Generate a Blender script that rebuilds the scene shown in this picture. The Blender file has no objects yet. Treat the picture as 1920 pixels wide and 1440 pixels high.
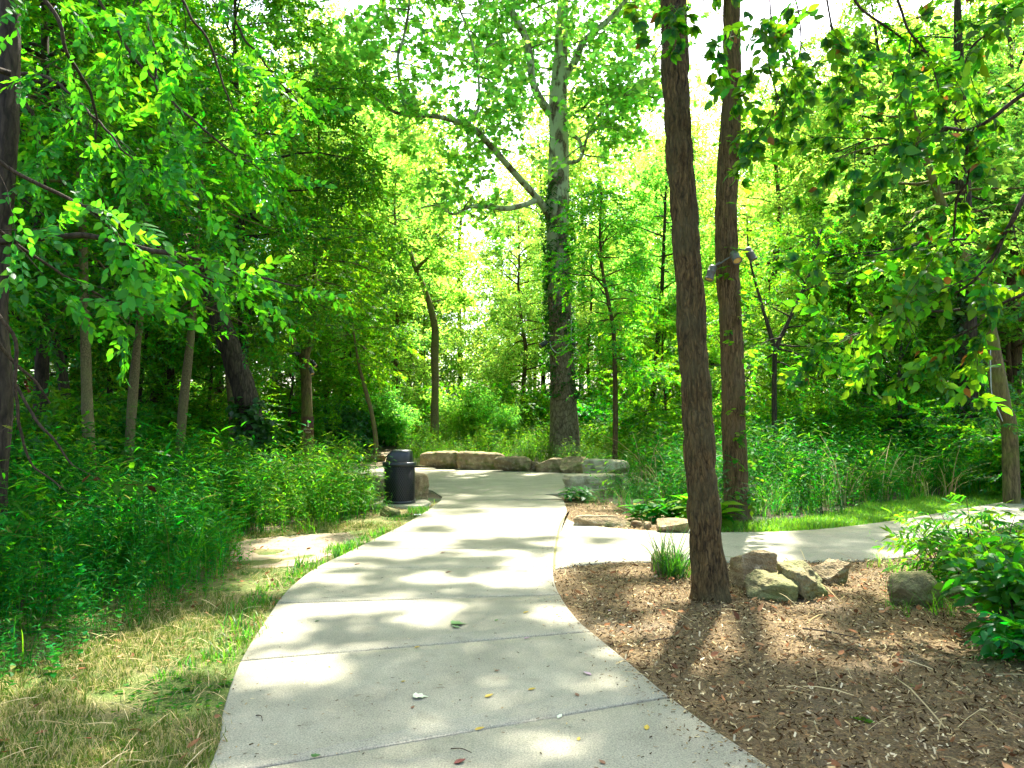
import bpy, math
import numpy as np
from mathutils import Vector, Matrix

# ------------------------------------------------------------------ camera, sky, sun, exposure
scene = bpy.context.scene
COL = scene.collection
FPX, CX, CY, HORIZON, EYE = 1400.0, 960.0, 720.0, 800.0, 1.65
PITCH = math.atan((HORIZON - CY) / FPX)
cam_data = bpy.data.cameras.new("camera")
cam_data.sensor_width = 36.0
cam_data.lens = 36.0 * FPX / 1920.0
cam_data.clip_start = 0.05
cam_data.clip_end = 1500
cam = bpy.data.objects.new("camera", cam_data)
cam.location = (0, 0, EYE)
cam.rotation_euler = (math.pi / 2 + PITCH, 0, 0)
COL.objects.link(cam)
scene.camera = cam

SUN_EL = math.radians(58)
SUN_AZ = math.radians(17)          # from +Y towards +X
world = bpy.data.worlds.new("World")
scene.world = world
world.use_nodes = True
wn = world.node_tree
sky = wn.nodes.new("ShaderNodeTexSky")
sky.sky_type = 'NISHITA'
sky.sun_disc = False
sky.sun_elevation = SUN_EL
sky.sun_rotation = SUN_AZ
sky.air_density = 1.0
sky.dust_density = 4.0
sky.ozone_density = 1.0
bg = wn.nodes["Background"]
bg.inputs["Strength"].default_value = 0.15
wn.links.new(sky.outputs[0], bg.inputs["Color"])

sun_data = bpy.data.lights.new("sun", 'SUN')
sun_data.energy = 4.4
sun_data.angle = math.radians(0.8)
sun_data.color = (1.0, 0.95, 0.85)
sun = bpy.data.objects.new("sun", sun_data)
SUNV = Vector((math.sin(SUN_AZ) * math.cos(SUN_EL), math.cos(SUN_AZ) * math.cos(SUN_EL), math.sin(SUN_EL)))
sun.rotation_euler = SUNV.to_track_quat('Z', 'Y').to_euler()
sun.location = (10, 30, 60)
COL.objects.link(sun)
SUNN = np.array(SUNV)

scene.view_settings.view_transform = 'Standard'
scene.view_settings.look = 'None'
scene.view_settings.exposure = 2.36
scene.view_settings.gamma = 1.0
cy = scene.cycles
cy.max_bounces = 7
cy.diffuse_bounces = 4
cy.glossy_bounces = 2
cy.transmission_bounces = 4
cy.transparent_max_bounces = 4
cy.caustics_reflective = False
cy.caustics_refractive = False
cy.use_denoising = True
cy.sample_clamp_indirect = 6.0
cy.use_adaptive_sampling = True
cy.adaptive_threshold = 0.02

# ------------------------------------------------------------------ pixel <-> world helpers
SP, CP = math.sin(PITCH), math.cos(PITCH)


def ray(px, py):
    u, v = (px - CX) / FPX, (CY - py) / FPX
    return np.array([u, CP - v * SP, SP + v * CP])


def P(px, py, Y):
    d = ray(px, py)
    return np.array([0, 0, EYE]) + d * (Y / d[1])


def G(px, py, z=0.0):
    d = ray(px, py)
    return np.array([0, 0, EYE]) + d * ((z - EYE) / d[2])


def project(p):
    q = np.asarray(p, float) - np.array([0, 0, EYE])
    f = q[..., 1] * CP + q[..., 2] * SP
    v = -q[..., 1] * SP + q[..., 2] * CP
    f = np.where(np.abs(f) < 1e-3, 1e-3, f)
    return CX + FPX * q[..., 0] / f, CY - FPX * v / f, f


# ------------------------------------------------------------------ numpy noise
def _h(ix, iy, iz, seed):
    n = (ix * 374761393 + iy * 668265263 + iz * 2147483647 + seed * 974634541).astype(np.int64) & 0xffffffff
    n = ((n ^ (n >> 13)) * 1274126177) & 0xffffffff
    n = (n ^ (n >> 16)) & 0xffffffff
    return n / 4294967295.0


def vnoise(p, seed=0):
    p = np.asarray(p, float)
    i = np.floor(p).astype(np.int64)
    f = p - i
    f = f * f * (3 - 2 * f)
    out = 0
    for a in (0, 1):
        for b in (0, 1):
            for c in (0, 1):
                w = (f[..., 0] if a else 1 - f[..., 0]) * (f[..., 1] if b else 1 - f[..., 1]) * (f[..., 2] if c else 1 - f[..., 2])
                out = out + w * _h(i[..., 0] + a, i[..., 1] + b, i[..., 2] + c, seed)
    return out


def fbm(p, oct=4, seed=0):
    p = np.asarray(p, float)
    s, a, t = 0, 0.5, 0
    for k in range(oct):
        s = s + a * vnoise(p * (2 ** k), seed + k * 17)
        t += a
        a *= 0.5
    return s / t


def sstep(a, b, x):
    t = np.clip((x - a) / (b - a), 0, 1)
    return t * t * (3 - 2 * t)


def terrain(x, y):
    x = np.asarray(x, float)
    y = np.asarray(y, float)
    z = sstep(31, 42, y) * 0.9 + np.maximum(0, y - 42) * 0.02
    z = z + sstep(5.5, 12, -x - 0.1 * y) * 0.25 * sstep(6, 14, y)
    return z


def inpoly(x, y, poly):
    x = np.asarray(x, float)
    y = np.asarray(y, float)
    c = np.zeros(x.shape, bool)
    n = len(poly)
    for i in range(n):
        x1, y1 = poly[i][0], poly[i][1]
        x2, y2 = poly[i - 1][0], poly[i - 1][1]
        if y1 == y2:
            continue
        m = ((y1 > y) != (y2 > y)) & (x < (x2 - x1) * (y - y1) / (y2 - y1) + x1)
        c ^= m
    return c


# ------------------------------------------------------------------ mesh helpers
class MB:
    """collects vertex blocks and faces, then links them as ONE mesh object"""

    def __init__(self):
        self.v, self.f, self.n = [], [], 0

    def add(self, V, *Fs):
        V = np.asarray(V, float).reshape(-1, 3)
        self.v.append(V)
        for F in Fs:
            F = np.asarray(F, np.int64)
            if F.size:
                self.f.append(F.reshape(-1, F.shape[-1]) + self.n)
        self.n += len(V)

    def mesh(self, name):
        V = np.concatenate(self.v) if self.v else np.zeros((0, 3))
        me = bpy.data.meshes.new(name)
        me.vertices.add(len(V))
        me.vertices.foreach_set("co", V.astype(np.float32).ravel())
        if self.f:
            loops = np.concatenate([F.ravel() for F in self.f])
            tot = np.concatenate([np.full(len(F), F.shape[1], np.int32) for F in self.f])
            st = np.concatenate([[0], np.cumsum(tot)[:-1]])
            me.loops.add(len(loops))
            me.loops.foreach_set("vertex_index", loops.astype(np.int32))
            me.polygons.add(len(tot))
            me.polygons.foreach_set("loop_start", st.astype(np.int32))
            me.polygons.foreach_set("loop_total", tot)
        me.update(calc_edges=True)
        return me

    def build(self, name, mat, parent=None, smooth=True):
        me = self.mesh(name)
        if mat:
            me.materials.append(mat)
        if smooth and len(me.polygons):
            me.polygons.foreach_set("use_smooth", np.ones(len(me.polygons), bool))
        o = bpy.data.objects.new(name, me)
        COL.objects.link(o)
        if parent is not None:
            o.parent = parent
        return o


def tag(o, label=None, cat=None, group=None, kind=None):
    if label:
        o["label"] = label
    if cat:
        o["category"] = cat
    if group:
        o["group"] = group
    if kind:
        o["kind"] = kind
    return o


def empty(name, loc, label, cat, group=None, rz=0.0):
    o = bpy.data.objects.new(name, None)
    o.empty_display_size = 0.2
    o.location = [float(c) for c in loc]
    o.rotation_euler = (0, 0, rz)
    COL.objects.link(o)
    tag(o, label, cat, group)
    return o


def copy_tree(root, loc, rz, s, label, group=None):
    r = root.copy()
    COL.objects.link(r)
    r.location = [float(c) for c in loc]
    r.rotation_euler = (0, 0, rz)
    r.scale = (s, s, s)
    r["label"] = label
    if group:
        r["group"] = group
    for ch in list(root.children):
        c = ch.copy()
        COL.objects.link(c)
        c.parent = r
    return r


def norm(a):
    a = np.asarray(a, float)
    return a / np.maximum(1e-9, np.linalg.norm(a, axis=-1, keepdims=True))


def frames(d, n):
    x = norm(d)
    z = n - (n * x).sum(-1, keepdims=True) * x
    z = norm(z)
    y = np.cross(z, x)
    return np.stack([x, y, z], axis=-2)      # rows


def scatter(mb, T, F, o, R, s):
    """template T (k,3), faces F (m,c) placed at origins o with row frames R and scales s"""
    N = len(o)
    if N == 0:
        return
    s = np.broadcast_to(np.asarray(s, float), (N,))
    V = np.einsum('kj,njl->nkl', T, R) * s[:, None, None] + o[:, None, :]
    k = len(T)
    Fs = [F] if isinstance(F, np.ndarray) else F
    out = []
    for f in Fs:
        out.append((f[None] + (np.arange(N) * k)[:, None, None]).reshape(-1, f.shape[1]))
    mb.add(V.reshape(-1, 3), *out)


def tube(mb, pts, rad, sides=8, cap=True, disp=None):
    pts = np.asarray(pts, float)
    n = len(pts)
    rad = np.broadcast_to(np.asarray(rad, float), (n,))
    t = np.gradient(pts, axis=0)
    t = norm(t)
    ref = np.array([1.0, 0, 0]) if abs(t[0][0]) < 0.9 else np.array([0, 1.0, 0])
    V = np.zeros((n, sides, 3))
    a = np.linspace(0, 2 * math.pi, sides, endpoint=False)
    for i in range(n):
        u = ref - np.dot(ref, t[i]) * t[i]
        u = u / max(1e-9, np.linalg.norm(u))
        ref = u
        w = np.cross(t[i], u)
        r = rad[i] if disp is None else rad[i] * disp[i]
        if disp is None:
            V[i] = pts[i] + rad[i] * (np.cos(a)[:, None] * u + np.sin(a)[:, None] * w)
        else:
            V[i] = pts[i] + (r * np.cos(a))[:, None] * u + (r * np.sin(a))[:, None] * w
    i, j = np.meshgrid(np.arange(n - 1), np.arange(sides), indexing='ij')
    j2 = (j + 1) % sides
    Q = np.stack([i * sides + j, i * sides + j2, (i + 1) * sides + j2, (i + 1) * sides + j], -1).reshape(-1, 4)
    mb.add(V.reshape(-1, 3), Q)
    if cap:
        base = mb.n - n * sides
        mb.f.append(np.array([[base + (n - 1) * sides + q for q in range(sides)]]))
        mb.f.append(np.array([[base + q for q in range(sides)][::-1]]))


def resample(pts, n):
    pts = np.asarray(pts, float)
    # catmull-rom through the points
    if len(pts) < 3:
        t = np.linspace(0, 1, n)[:, None]
        return pts[0] * (1 - t) + pts[-1] * t
    q = np.concatenate([[2 * pts[0] - pts[1]], pts, [2 * pts[-1] - pts[-2]]])
    seg = np.linalg.norm(np.diff(pts[:, :3], axis=0), axis=1)
    cum = np.concatenate([[0], np.cumsum(seg)])
    s = np.linspace(0, cum[-1] * 0.999999, n)
    k = np.clip(np.searchsorted(cum, s, side='right') - 1, 0, len(seg) - 1)
    t = ((s - cum[k]) / np.maximum(1e-9, seg[k]))[:, None]
    p0, p1, p2, p3 = q[k], q[k + 1], q[k + 2], q[k + 3]
    return 0.5 * ((2 * p1) + (-p0 + p2) * t + (2 * p0 - 5 * p1 + 4 * p2 - p3) * t ** 2 + (-p0 + 3 * p1 - 3 * p2 + p3) * t ** 3)


def lathe(mb, prof, sides=32, c=(0, 0, 0)):
    prof = np.asarray(prof, float)
    a = np.linspace(0, 2 * math.pi, sides, endpoint=False)
    n = len(prof)
    V = np.stack([prof[:, 0][:, None] * np.cos(a), prof[:, 0][:, None] * np.sin(a), np.repeat(prof[:, 1][:, None], sides, 1)], -1)
    i, j = np.meshgrid(np.arange(n - 1), np.arange(sides), indexing='ij')
    j2 = (j + 1) % sides
    Q = np.stack([i * sides + j, i * sides + j2, (i + 1) * sides + j2, (i + 1) * sides + j], -1).reshape(-1, 4)
    mb.add(V.reshape(-1, 3) + np.array(c), Q)


# ------------------------------------------------------------------ materials
def new_mat(name):
    m = bpy.data.materials.new(name)
    m.use_nodes = True
    nt = m.node_tree
    nt.nodes.clear()
    out = nt.nodes.new("ShaderNodeOutputMaterial")
    return m, nt, out


def node(nt, typ, **kw):
    n = nt.nodes.new(typ)
    for k, v in kw.items():
        setattr(n, k, v)
    return n


def ramp(nt, fac, stops):
    r = nt.nodes.new("ShaderNodeValToRGB")
    el = r.color_ramp.elements
    while len(el) < len(stops):
        el.new(0.5)
    for e, (p, c) in zip(el, stops):
        e.position = p
        e.color = (*c, 1)
    nt.links.new(fac, r.inputs[0])
    return r.outputs[0]


def leaf_mat(name, dif, tra, mix=0.5, gloss=0.08, hue=0.03, val=(0.55, 1.45), odd=None, rough=0.45):
    """two-sided leaf: diffuse + translucent, per-leaf colour variation, optional odd coloured leaves [(threshold, colour)]"""
    m, nt, out = new_mat(name)
    L = nt.links.new
    geo = node(nt, "ShaderNodeNewGeometry")
    rnd = geo.outputs["Random Per Island"]
    hs = node(nt, "ShaderNodeMapRange")
    hs.inputs[3].default_value = 0.5 - hue
    hs.inputs[4].default_value = 0.5 + hue
    L(rnd, hs.inputs[0])
    mul = node(nt, "ShaderNodeMath", operation='MULTIPLY')
    mul.inputs[1].default_value = 7.31
    L(rnd, mul.inputs[0])
    fr = node(nt, "ShaderNodeMath", operation='FRACT')
    L(mul.outputs[0], fr.inputs[0])
    vs = node(nt, "ShaderNodeMapRange")
    vs.inputs[3].default_value = val[0]
    vs.inputs[4].default_value = val[1]
    L(fr.outputs[0], vs.inputs[0])
    oi = node(nt, "ShaderNodeObjectInfo")
    ov = node(nt, "ShaderNodeMapRange")
    ov.inputs[3].default_value, ov.inputs[4].default_value = 0.78, 1.18
    L(oi.outputs["Random"], ov.inputs[0])
    vm = node(nt, "ShaderNodeMath", operation='MULTIPLY')
    L(vs.outputs[0], vm.inputs[0])
    L(ov.outputs[0], vm.inputs[1])
    om = node(nt, "ShaderNodeMath", operation='MULTIPLY_ADD')
    om.inputs[1].default_value, om.inputs[2].default_value = 0.045, -0.0225
    of = node(nt, "ShaderNodeMath", operation='FRACT')
    om2 = node(nt, "ShaderNodeMath", operation='MULTIPLY')
    om2.inputs[1].default_value = 13.7
    L(oi.outputs["Random"], om2.inputs[0])
    L(om2.outputs[0], of.inputs[0])
    L(of.outputs[0], om.inputs[0])
    ha = node(nt, "ShaderNodeMath", operation='ADD')
    L(hs.outputs[0], ha.inputs[0])
    L(om.outputs[0], ha.inputs[1])
    cols = []
    for c in (dif, tra):
        h = node(nt, "ShaderNodeHueSaturation")
        h.inputs["Color"].default_value = (*c, 1)
        L(ha.outputs[0], h.inputs["Hue"])
        L(vm.outputs[0], h.inputs["Value"])
        col = h.outputs[0]
        if odd:
            mul2 = node(nt, "ShaderNodeMath", operation='MULTIPLY')
            mul2.inputs[1].default_value = 31.7
            L(rnd, mul2.inputs[0])
            fr2 = node(nt, "ShaderNodeMath", operation='FRACT')
            L(mul2.outputs[0], fr2.inputs[0])
            gt = node(nt, "ShaderNodeMath", operation='GREATER_THAN')
            gt.inputs[1].default_value = odd[0]
            L(fr2.outputs[0], gt.inputs[0])
            mx = node(nt, "ShaderNodeMix", data_type='RGBA')
            L(gt.outputs[0], mx.inputs[0])
            L(col, mx.inputs[6])
            mx.inputs[7].default_value = (*odd[1], 1)
            col = mx.outputs[2]
        cols.append(col)
    d = node(nt, "ShaderNodeBsdfDiffuse")
    t = node(nt, "ShaderNodeBsdfTranslucent")
    L(cols[0], d.inputs[0])
    L(cols[1], t.inputs[0])
    ms = node(nt, "ShaderNodeMixShader")
    ms.inputs[0].default_value = mix
    L(d.outputs[0], ms.inputs[1])
    L(t.outputs[0], ms.inputs[2])
    res = ms.outputs[0]
    if gloss > 0:
        g = node(nt, "ShaderNodeBsdfGlossy")
        g.inputs["Roughness"].default_value = rough
        g.inputs["Color"].default_value = (1, 1, 1, 1)
        m2 = node(nt, "ShaderNodeMixShader")
        m2.inputs[0].default_value = gloss
        L(res, m2.inputs[1])
        L(g.outputs[0], m2.inputs[2])
        res = m2.outputs[0]
    L(res, out.inputs[0])
    return m


def bark_mat(name, c1, c2, moss=None, scale=14.0, zs=0.16, bump=0.6, patch=None):
    m, nt, out = new_mat(name)
    L = nt.links.new
    tc = node(nt, "ShaderNodeTexCoord")
    mp = node(nt, "ShaderNodeMapping")
    mp.inputs["Scale"].default_value = (1, 1, zs)
    wv = node(nt, "ShaderNodeTexNoise")
    wv.inputs["Scale"].default_value = 7.0
    wv.inputs["Detail"].default_value = 4
    L(tc.outputs["Object"], wv.inputs["Vector"])
    wm = node(nt, "ShaderNodeMix", data_type='RGBA', blend_type='LINEAR_LIGHT')
    wm.inputs[0].default_value = 0.035
    L(tc.outputs["Object"], wm.inputs[6])
    L(wv.outputs["Color"], wm.inputs[7])
    L(wm.outputs[2], mp.inputs[0])
    n1 = node(nt, "ShaderNodeTexNoise")
    n1.inputs["Scale"].default_value = scale
    n1.inputs["Detail"].default_value = 6
    n1.inputs["Roughness"].default_value = 0.65
    L(mp.outputs[0], n1.inputs["Vector"])
    vo = node(nt, "ShaderNodeTexVoronoi", feature='DISTANCE_TO_EDGE')
    vo.inputs["Scale"].default_value = scale * 0.9
    L(mp.outputs[0], vo.inputs["Vector"])
    col = ramp(nt, n1.outputs[0], [(0.32, c1), (0.68, c2)])
    crack = node(nt, "ShaderNodeMapRange")
    crack.inputs[2].default_value = 0.16
    crack.inputs[3].default_value = 0.5
    L(vo.outputs[0], crack.inputs[0])
    mm = node(nt, "ShaderNodeMix", data_type='RGBA', blend_type='MULTIPLY')
    mm.inputs[0].default_value = 1
    L(col, mm.inputs[6])
    L(crack.outputs[0], mm.inputs[7])
    col = mm.outputs[2]
    if patch:      # pale flaking patches
        n3 = node(nt, "ShaderNodeTexNoise")
        n3.inputs["Scale"].default_value = patch[1]
        n3.inputs["Detail"].default_value = 3
        mp3 = node(nt, "ShaderNodeMapping")
        mp3.inputs["Scale"].default_value = (1, 1, 0.45)
        L(tc.outputs["Object"], mp3.inputs[0])
        L(mp3.outputs[0], n3.inputs["Vector"])
        f = ramp(nt, n3.outputs[0], [(0.44, (0, 0, 0)), (0.52, (1, 1, 1))])
        sx = node(nt, "ShaderNodeSeparateXYZ")
        L(tc.outputs["Object"], sx.inputs[0])
        hz = node(nt, "ShaderNodeMapRange")
        hz.inputs[1].default_value, hz.inputs[2].default_value = patch[2], patch[3]
        L(sx.outputs[2], hz.inputs[0])
        mm3 = node(nt, "ShaderNodeMath", operation='MULTIPLY')
        L(f, mm3.inputs[0])
        L(hz.outputs[0], mm3.inputs[1])
        f = mm3.outputs[0]
        mx = node(nt, "ShaderNodeMix", data_type='RGBA')
        L(f, mx.inputs[0])
        L(col, mx.inputs[6])
        mx.inputs[7].default_value = (*patch[0], 1)
        col = mx.outputs[2]
    if moss:
        n2 = node(nt, "ShaderNodeTexNoise")
        n2.inputs["Scale"].default_value = 2.2
        n2.inputs["Detail"].default_value = 5
        L(tc.outputs["Object"], n2.inputs["Vector"])
        f = ramp(nt, n2.outputs[0], [(0.45, (0, 0, 0)), (0.7, (0.8, 0.8, 0.8))])
        mx = node(nt, "ShaderNodeMix", data_type='RGBA')
        L(f, mx.inputs[0])
        L(col, mx.inputs[6])
        mx.inputs[7].default_value = (*moss, 1)
        col = mx.outputs[2]
    b = node(nt, "ShaderNodeBsdfPrincipled")
    b.inputs["Roughness"].default_value = 0.9
    b.inputs["Specular IOR Level"].default_value = 0.2
    L(col, b.inputs["Base Color"])
    bp = node(nt, "ShaderNodeBump")
    bp.inputs["Strength"].default_value = bump
    bp.inputs["Distance"].default_value = 0.03
    mb_ = node(nt, "ShaderNodeMath", operation='MULTIPLY')
    L(n1.outputs[0], mb_.inputs[0])
    L(crack.outputs[0], mb_.inputs[1])
    L(mb_.outputs[0], bp.inputs["Height"])
    L(bp.outputs[0], b.inputs["Normal"])
    L(b.outputs[0], out.inputs[0])
    return m


def noise_mat(name, stops, scale=8.0, detail=8, rough=0.9, bump=0.4, bdist=0.02, second=None, speck=None, coord="Object", spec=0.3, island=None):
    """stops: colour ramp over one noise; second=(scale, stops-mask, colour); speck=(scale, amount)"""
    m, nt, out = new_mat(name)
    L = nt.links.new
    tc = node(nt, "ShaderNodeTexCoord")
    n1 = node(nt, "ShaderNodeTexNoise")
    n1.inputs["Scale"].default_value = scale
    n1.inputs["Detail"].default_value = detail
    n1.inputs["Roughness"].default_value = 0.62
    L(tc.outputs[coord], n1.inputs["Vector"])
    col = ramp(nt, n1.outputs[0], stops)
    if second:
        for sc, lo, hi, c in second:
            n2 = node(nt, "ShaderNodeTexNoise")
            n2.inputs["Scale"].default_value = sc
            n2.inputs["Detail"].default_value = 5
            L(tc.outputs[coord], n2.inputs["Vector"])
            f = ramp(nt, n2.outputs[0], [(lo, (0, 0, 0)), (hi, (1, 1, 1))])
            mx = node(nt, "ShaderNodeMix", data_type='RGBA')
            L(f, mx.inputs[0])
            L(col, mx.inputs[6])
            mx.inputs[7].default_value = (*c, 1)
            col = mx.outputs[2]
    hgt = n1.outputs[0]
    if speck:
        n3 = node(nt, "ShaderNodeTexNoise")
        n3.inputs["Scale"].default_value = speck[0]
        n3.inputs["Detail"].default_value = 2
        L(tc.outputs[coord], n3.inputs["Vector"])
        f = ramp(nt, n3.outputs[0], [(0.3, (1 - speck[1],) * 3), (0.7, (1 + speck[1] * 0.6,) * 3)])
        mx = node(nt, "ShaderNodeMix", data_type='RGBA', blend_type='MULTIPLY')
        mx.inputs[0].default_value = 1
        L(col, mx.inputs[6])
        L(f, mx.inputs[7])
        col = mx.outputs[2]
        hgt = n3.outputs[0]
    if island:
        geo = node(nt, "ShaderNodeNewGeometry")
        mr = node(nt, "ShaderNodeMapRange")
        mr.inputs[3].default_value, mr.inputs[4].default_value = island
        L(geo.outputs["Random Per Island"], mr.inputs[0])
        mx = node(nt, "ShaderNodeMix", data_type='RGBA', blend_type='MULTIPLY')
        mx.inputs[0].default_value = 1
        L(col, mx.inputs[6])
        L(mr.outputs[0], mx.inputs[7])
        col = mx.outputs[2]
    b = node(nt, "ShaderNodeBsdfPrincipled")
    b.inputs["Roughness"].default_value = rough
    b.inputs["Specular IOR Level"].default_value = spec
    L(col, b.inputs["Base Color"])
    if bump:
        bp = node(nt, "ShaderNodeBump")
        bp.inputs["Strength"].default_value = bump
        bp.inputs["Distance"].default_value = bdist
        L(hgt, bp.inputs["Height"])
        L(bp.outputs[0], b.inputs["Normal"])
    L(b.outputs[0], out.inputs[0])
    return m


def chip_mat(name, stops, tr=0.0, rough=0.85):
    """flat litter pieces, each its own colour out of a ramp"""
    m, nt, out = new_mat(name)
    L = nt.links.new
    geo = node(nt, "ShaderNodeNewGeometry")
    col = ramp(nt, geo.outputs["Random Per Island"], stops)
    d = node(nt, "ShaderNodeBsdfDiffuse")
    L(col, d.inputs[0])
    res = d.outputs[0]
    if tr:
        t = node(nt, "ShaderNodeBsdfTranslucent")
        L(col, t.inputs[0])
        ms = node(nt, "ShaderNodeMixShader")
        ms.inputs[0].default_value = tr
        L(res, ms.inputs[1])
        L(t.outputs[0], ms.inputs[2])
        res = ms.outputs[0]
    L(res, out.inputs[0])
    return m


def plain_mat(name, c, rough=0.5, metal=0.0, spec=0.5, bump=0.0):
    m, nt, out = new_mat(name)
    L = nt.links.new
    b = node(nt, "ShaderNodeBsdfPrincipled")
    b.inputs["Roughness"].default_value = rough
    b.inputs["Metallic"].default_value = metal
    b.inputs["Specular IOR Level"].default_value = spec
    tc = node(nt, "ShaderNodeTexCoord")
    n = node(nt, "ShaderNodeTexNoise")
    n.inputs["Scale"].default_value = 18
    n.inputs["Detail"].default_value = 6
    L(tc.outputs["Object"], n.inputs["Vector"])
    col = ramp(nt, n.outputs[0], [(0.3, tuple(0.75 * k for k in c)), (0.7, tuple(min(1, 1.2 * k) for k in c))])
    L(col, b.inputs["Base Color"])
    if bump:
        bp = node(nt, "ShaderNodeBump")
        bp.inputs["Strength"].default_value = bump
        bp.inputs["Distance"].default_value = 0.01
        L(n.outputs[0], bp.inputs["Height"])
        L(bp.outputs[0], b.inputs["Normal"])
    L(b.outputs[0], out.inputs[0])
    return m


M = {}
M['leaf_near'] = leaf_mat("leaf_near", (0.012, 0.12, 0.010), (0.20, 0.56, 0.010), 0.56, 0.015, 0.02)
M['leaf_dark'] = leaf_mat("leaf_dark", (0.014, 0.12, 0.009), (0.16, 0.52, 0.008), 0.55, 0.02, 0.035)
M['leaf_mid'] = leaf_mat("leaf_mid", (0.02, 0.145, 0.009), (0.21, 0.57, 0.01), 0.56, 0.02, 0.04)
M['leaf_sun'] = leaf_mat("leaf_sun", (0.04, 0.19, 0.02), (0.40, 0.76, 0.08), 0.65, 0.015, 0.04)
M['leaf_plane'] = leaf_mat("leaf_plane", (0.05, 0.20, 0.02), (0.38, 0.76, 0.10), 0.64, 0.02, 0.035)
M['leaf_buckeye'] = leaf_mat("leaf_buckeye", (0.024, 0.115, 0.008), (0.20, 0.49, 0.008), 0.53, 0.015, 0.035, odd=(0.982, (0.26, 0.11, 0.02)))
M['leaf_blue'] = leaf_mat("leaf_blue", (0.02, 0.15, 0.04), (0.07, 0.36, 0.05), 0.45, 0.06, 0.02)
M['leaf_ivy'] = leaf_mat("leaf_ivy", (0.010, 0.085, 0.010), (0.05, 0.26, 0.008), 0.45, 0.03, 0.02)
M['weed'] = leaf_mat("weed", (0.022, 0.15, 0.007), (0.18, 0.53, 0.012), 0.54, 0.008, 0.04, odd=(0.95, (0.24, 0.26, 0.05)))
M['weed_dark'] = leaf_mat("weed_dark", (0.014, 0.135, 0.008), (0.13, 0.49, 0.008), 0.53, 0.01, 0.035, odd=(0.965, (0.20, 0.22, 0.04)))
M['grass'] = leaf_mat("grass", (0.04, 0.17, 0.012), (0.16, 0.45, 0.015), 0.5, 0.02, 0.03)
M['leaf_brown'] = leaf_mat("leaf_brown", (0.09, 0.04, 0.015), (0.12, 0.05, 0.015), 0.4, 0.01, 0.03, odd=(0.35, (0.04, 0.14, 0.015)))
M['bark_fore'] = bark_mat("bark_fore", (0.014, 0.009, 0.0035), (0.20, 0.128, 0.046), moss=(0.085, 0.072, 0.03), scale=34, zs=0.2, bump=1.0)
M['bark_brown'] = bark_mat("bark_brown", (0.018, 0.011, 0.005), (0.20, 0.125, 0.052), moss=(0.095, 0.07, 0.035), scale=30, zs=0.10, bump=0.8)
M['bark_dark'] = bark_mat("bark_dark", (0.022, 0.017, 0.012), (0.085, 0.062, 0.04), scale=14, zs=0.16)
M['bark_moss'] = bark_mat("bark_moss", (0.06, 0.045, 0.022), (0.20, 0.15, 0.06), moss=(0.12, 0.13, 0.025), scale=16)
M['bark_smooth'] = bark_mat("bark_smooth", (0.12, 0.09, 0.045), (0.22, 0.165, 0.08), moss=(0.15, 0.15, 0.05), scale=30, zs=0.6, bump=0.2)
M['bark_plane'] = bark_mat("bark_plane", (0.11, 0.075, 0.045), (0.26, 0.20, 0.13), patch=((0.42, 0.42, 0.27), 2.6, 6.5, 12.0), scale=9, zs=0.5, bump=0.3)
M['bark_pale'] = bark_mat("bark_pale", (0.17, 0.14, 0.085), (0.34, 0.30, 0.20), patch=((0.44, 0.44, 0.28), 5.0, -1.0, 1.0), scale=9, zs=0.5, bump=0.3)
M['twig'] = bark_mat("twig", (0.03, 0.022, 0.015), (0.10, 0.07, 0.045), scale=40, zs=0.4, bump=0.2)
M['concrete'] = noise_mat("concrete", [(0.3, (0.225, 0.212, 0.15)), (0.7, (0.335, 0.315, 0.228))], scale=1.6, detail=9, rough=0.85,
                          bump=0.25, bdist=0.003, speck=(120, 0.42), second=[(0.55, 0.5, 0.72, (0.235, 0.22, 0.15)), (3.2, 0.60, 0.76, (0.20, 0.185, 0.13)), (9.0, 0.68, 0.76, (0.17, 0.15, 0.10))], island=(0.88, 1.06))
M['soil'] = noise_mat("soil", [(0.3, (0.03, 0.022, 0.013)), (0.7, (0.10, 0.07, 0.04))], scale=6, bump=0.8,
                      second=[(0.8, 0.5, 0.62, (0.03, 0.055, 0.014))], speck=(60, 0.4))
M['mulch'] = noise_mat("mulch", [(0.3, (0.07, 0.044, 0.018)), (0.7, (0.22, 0.15, 0.066))], scale=30, bump=0.9,
                       speck=(90, 0.5), second=[(0.9, 0.56, 0.68, (0.17, 0.125, 0.07))])
M['verge'] = noise_mat("verge", [(0.3, (0.10, 0.085, 0.028)), (0.7, (0.27, 0.23, 0.085))], scale=22, bump=0.9,
                       speck=(90, 0.45), second=[(1.3, 0.38, 0.55, (0.085, 0.125, 0.02))])
M['dirt'] = noise_mat("dirt", [(0.3, (0.24, 0.175, 0.11)), (0.7, (0.37, 0.29, 0.19))], scale=5, bump=0.5, speck=(80, 0.3),
                      second=[(2.0, 0.6, 0.75, (0.17, 0.13, 0.07))])
M['lawn'] = noise_mat("lawn", [(0.3, (0.05, 0.12, 0.015)), (0.7, (0.13, 0.22, 0.03))], scale=14, bump=0.9, speck=(80, 0.4))
M['moss'] = noise_mat("moss", [(0.3, (0.10, 0.10, 0.03)), (0.7, (0.30, 0.27, 0.10))], scale=40, bump=0.8)
M['chips'] = chip_mat("chips", [(0.0, (0.02, 0.011, 0.005)), (0.45, (0.10, 0.06, 0.026)), (0.75, (0.25, 0.165, 0.075)), (0.9, (0.46, 0.35, 0.17)), (1.0, (0.65, 0.54, 0.33))])
M['straw'] = chip_mat("straw", [(0.0, (0.25, 0.18, 0.08)), (0.6, (0.42, 0.33, 0.16)), (1.0, (0.55, 0.45, 0.25))], tr=0.2)
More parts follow.
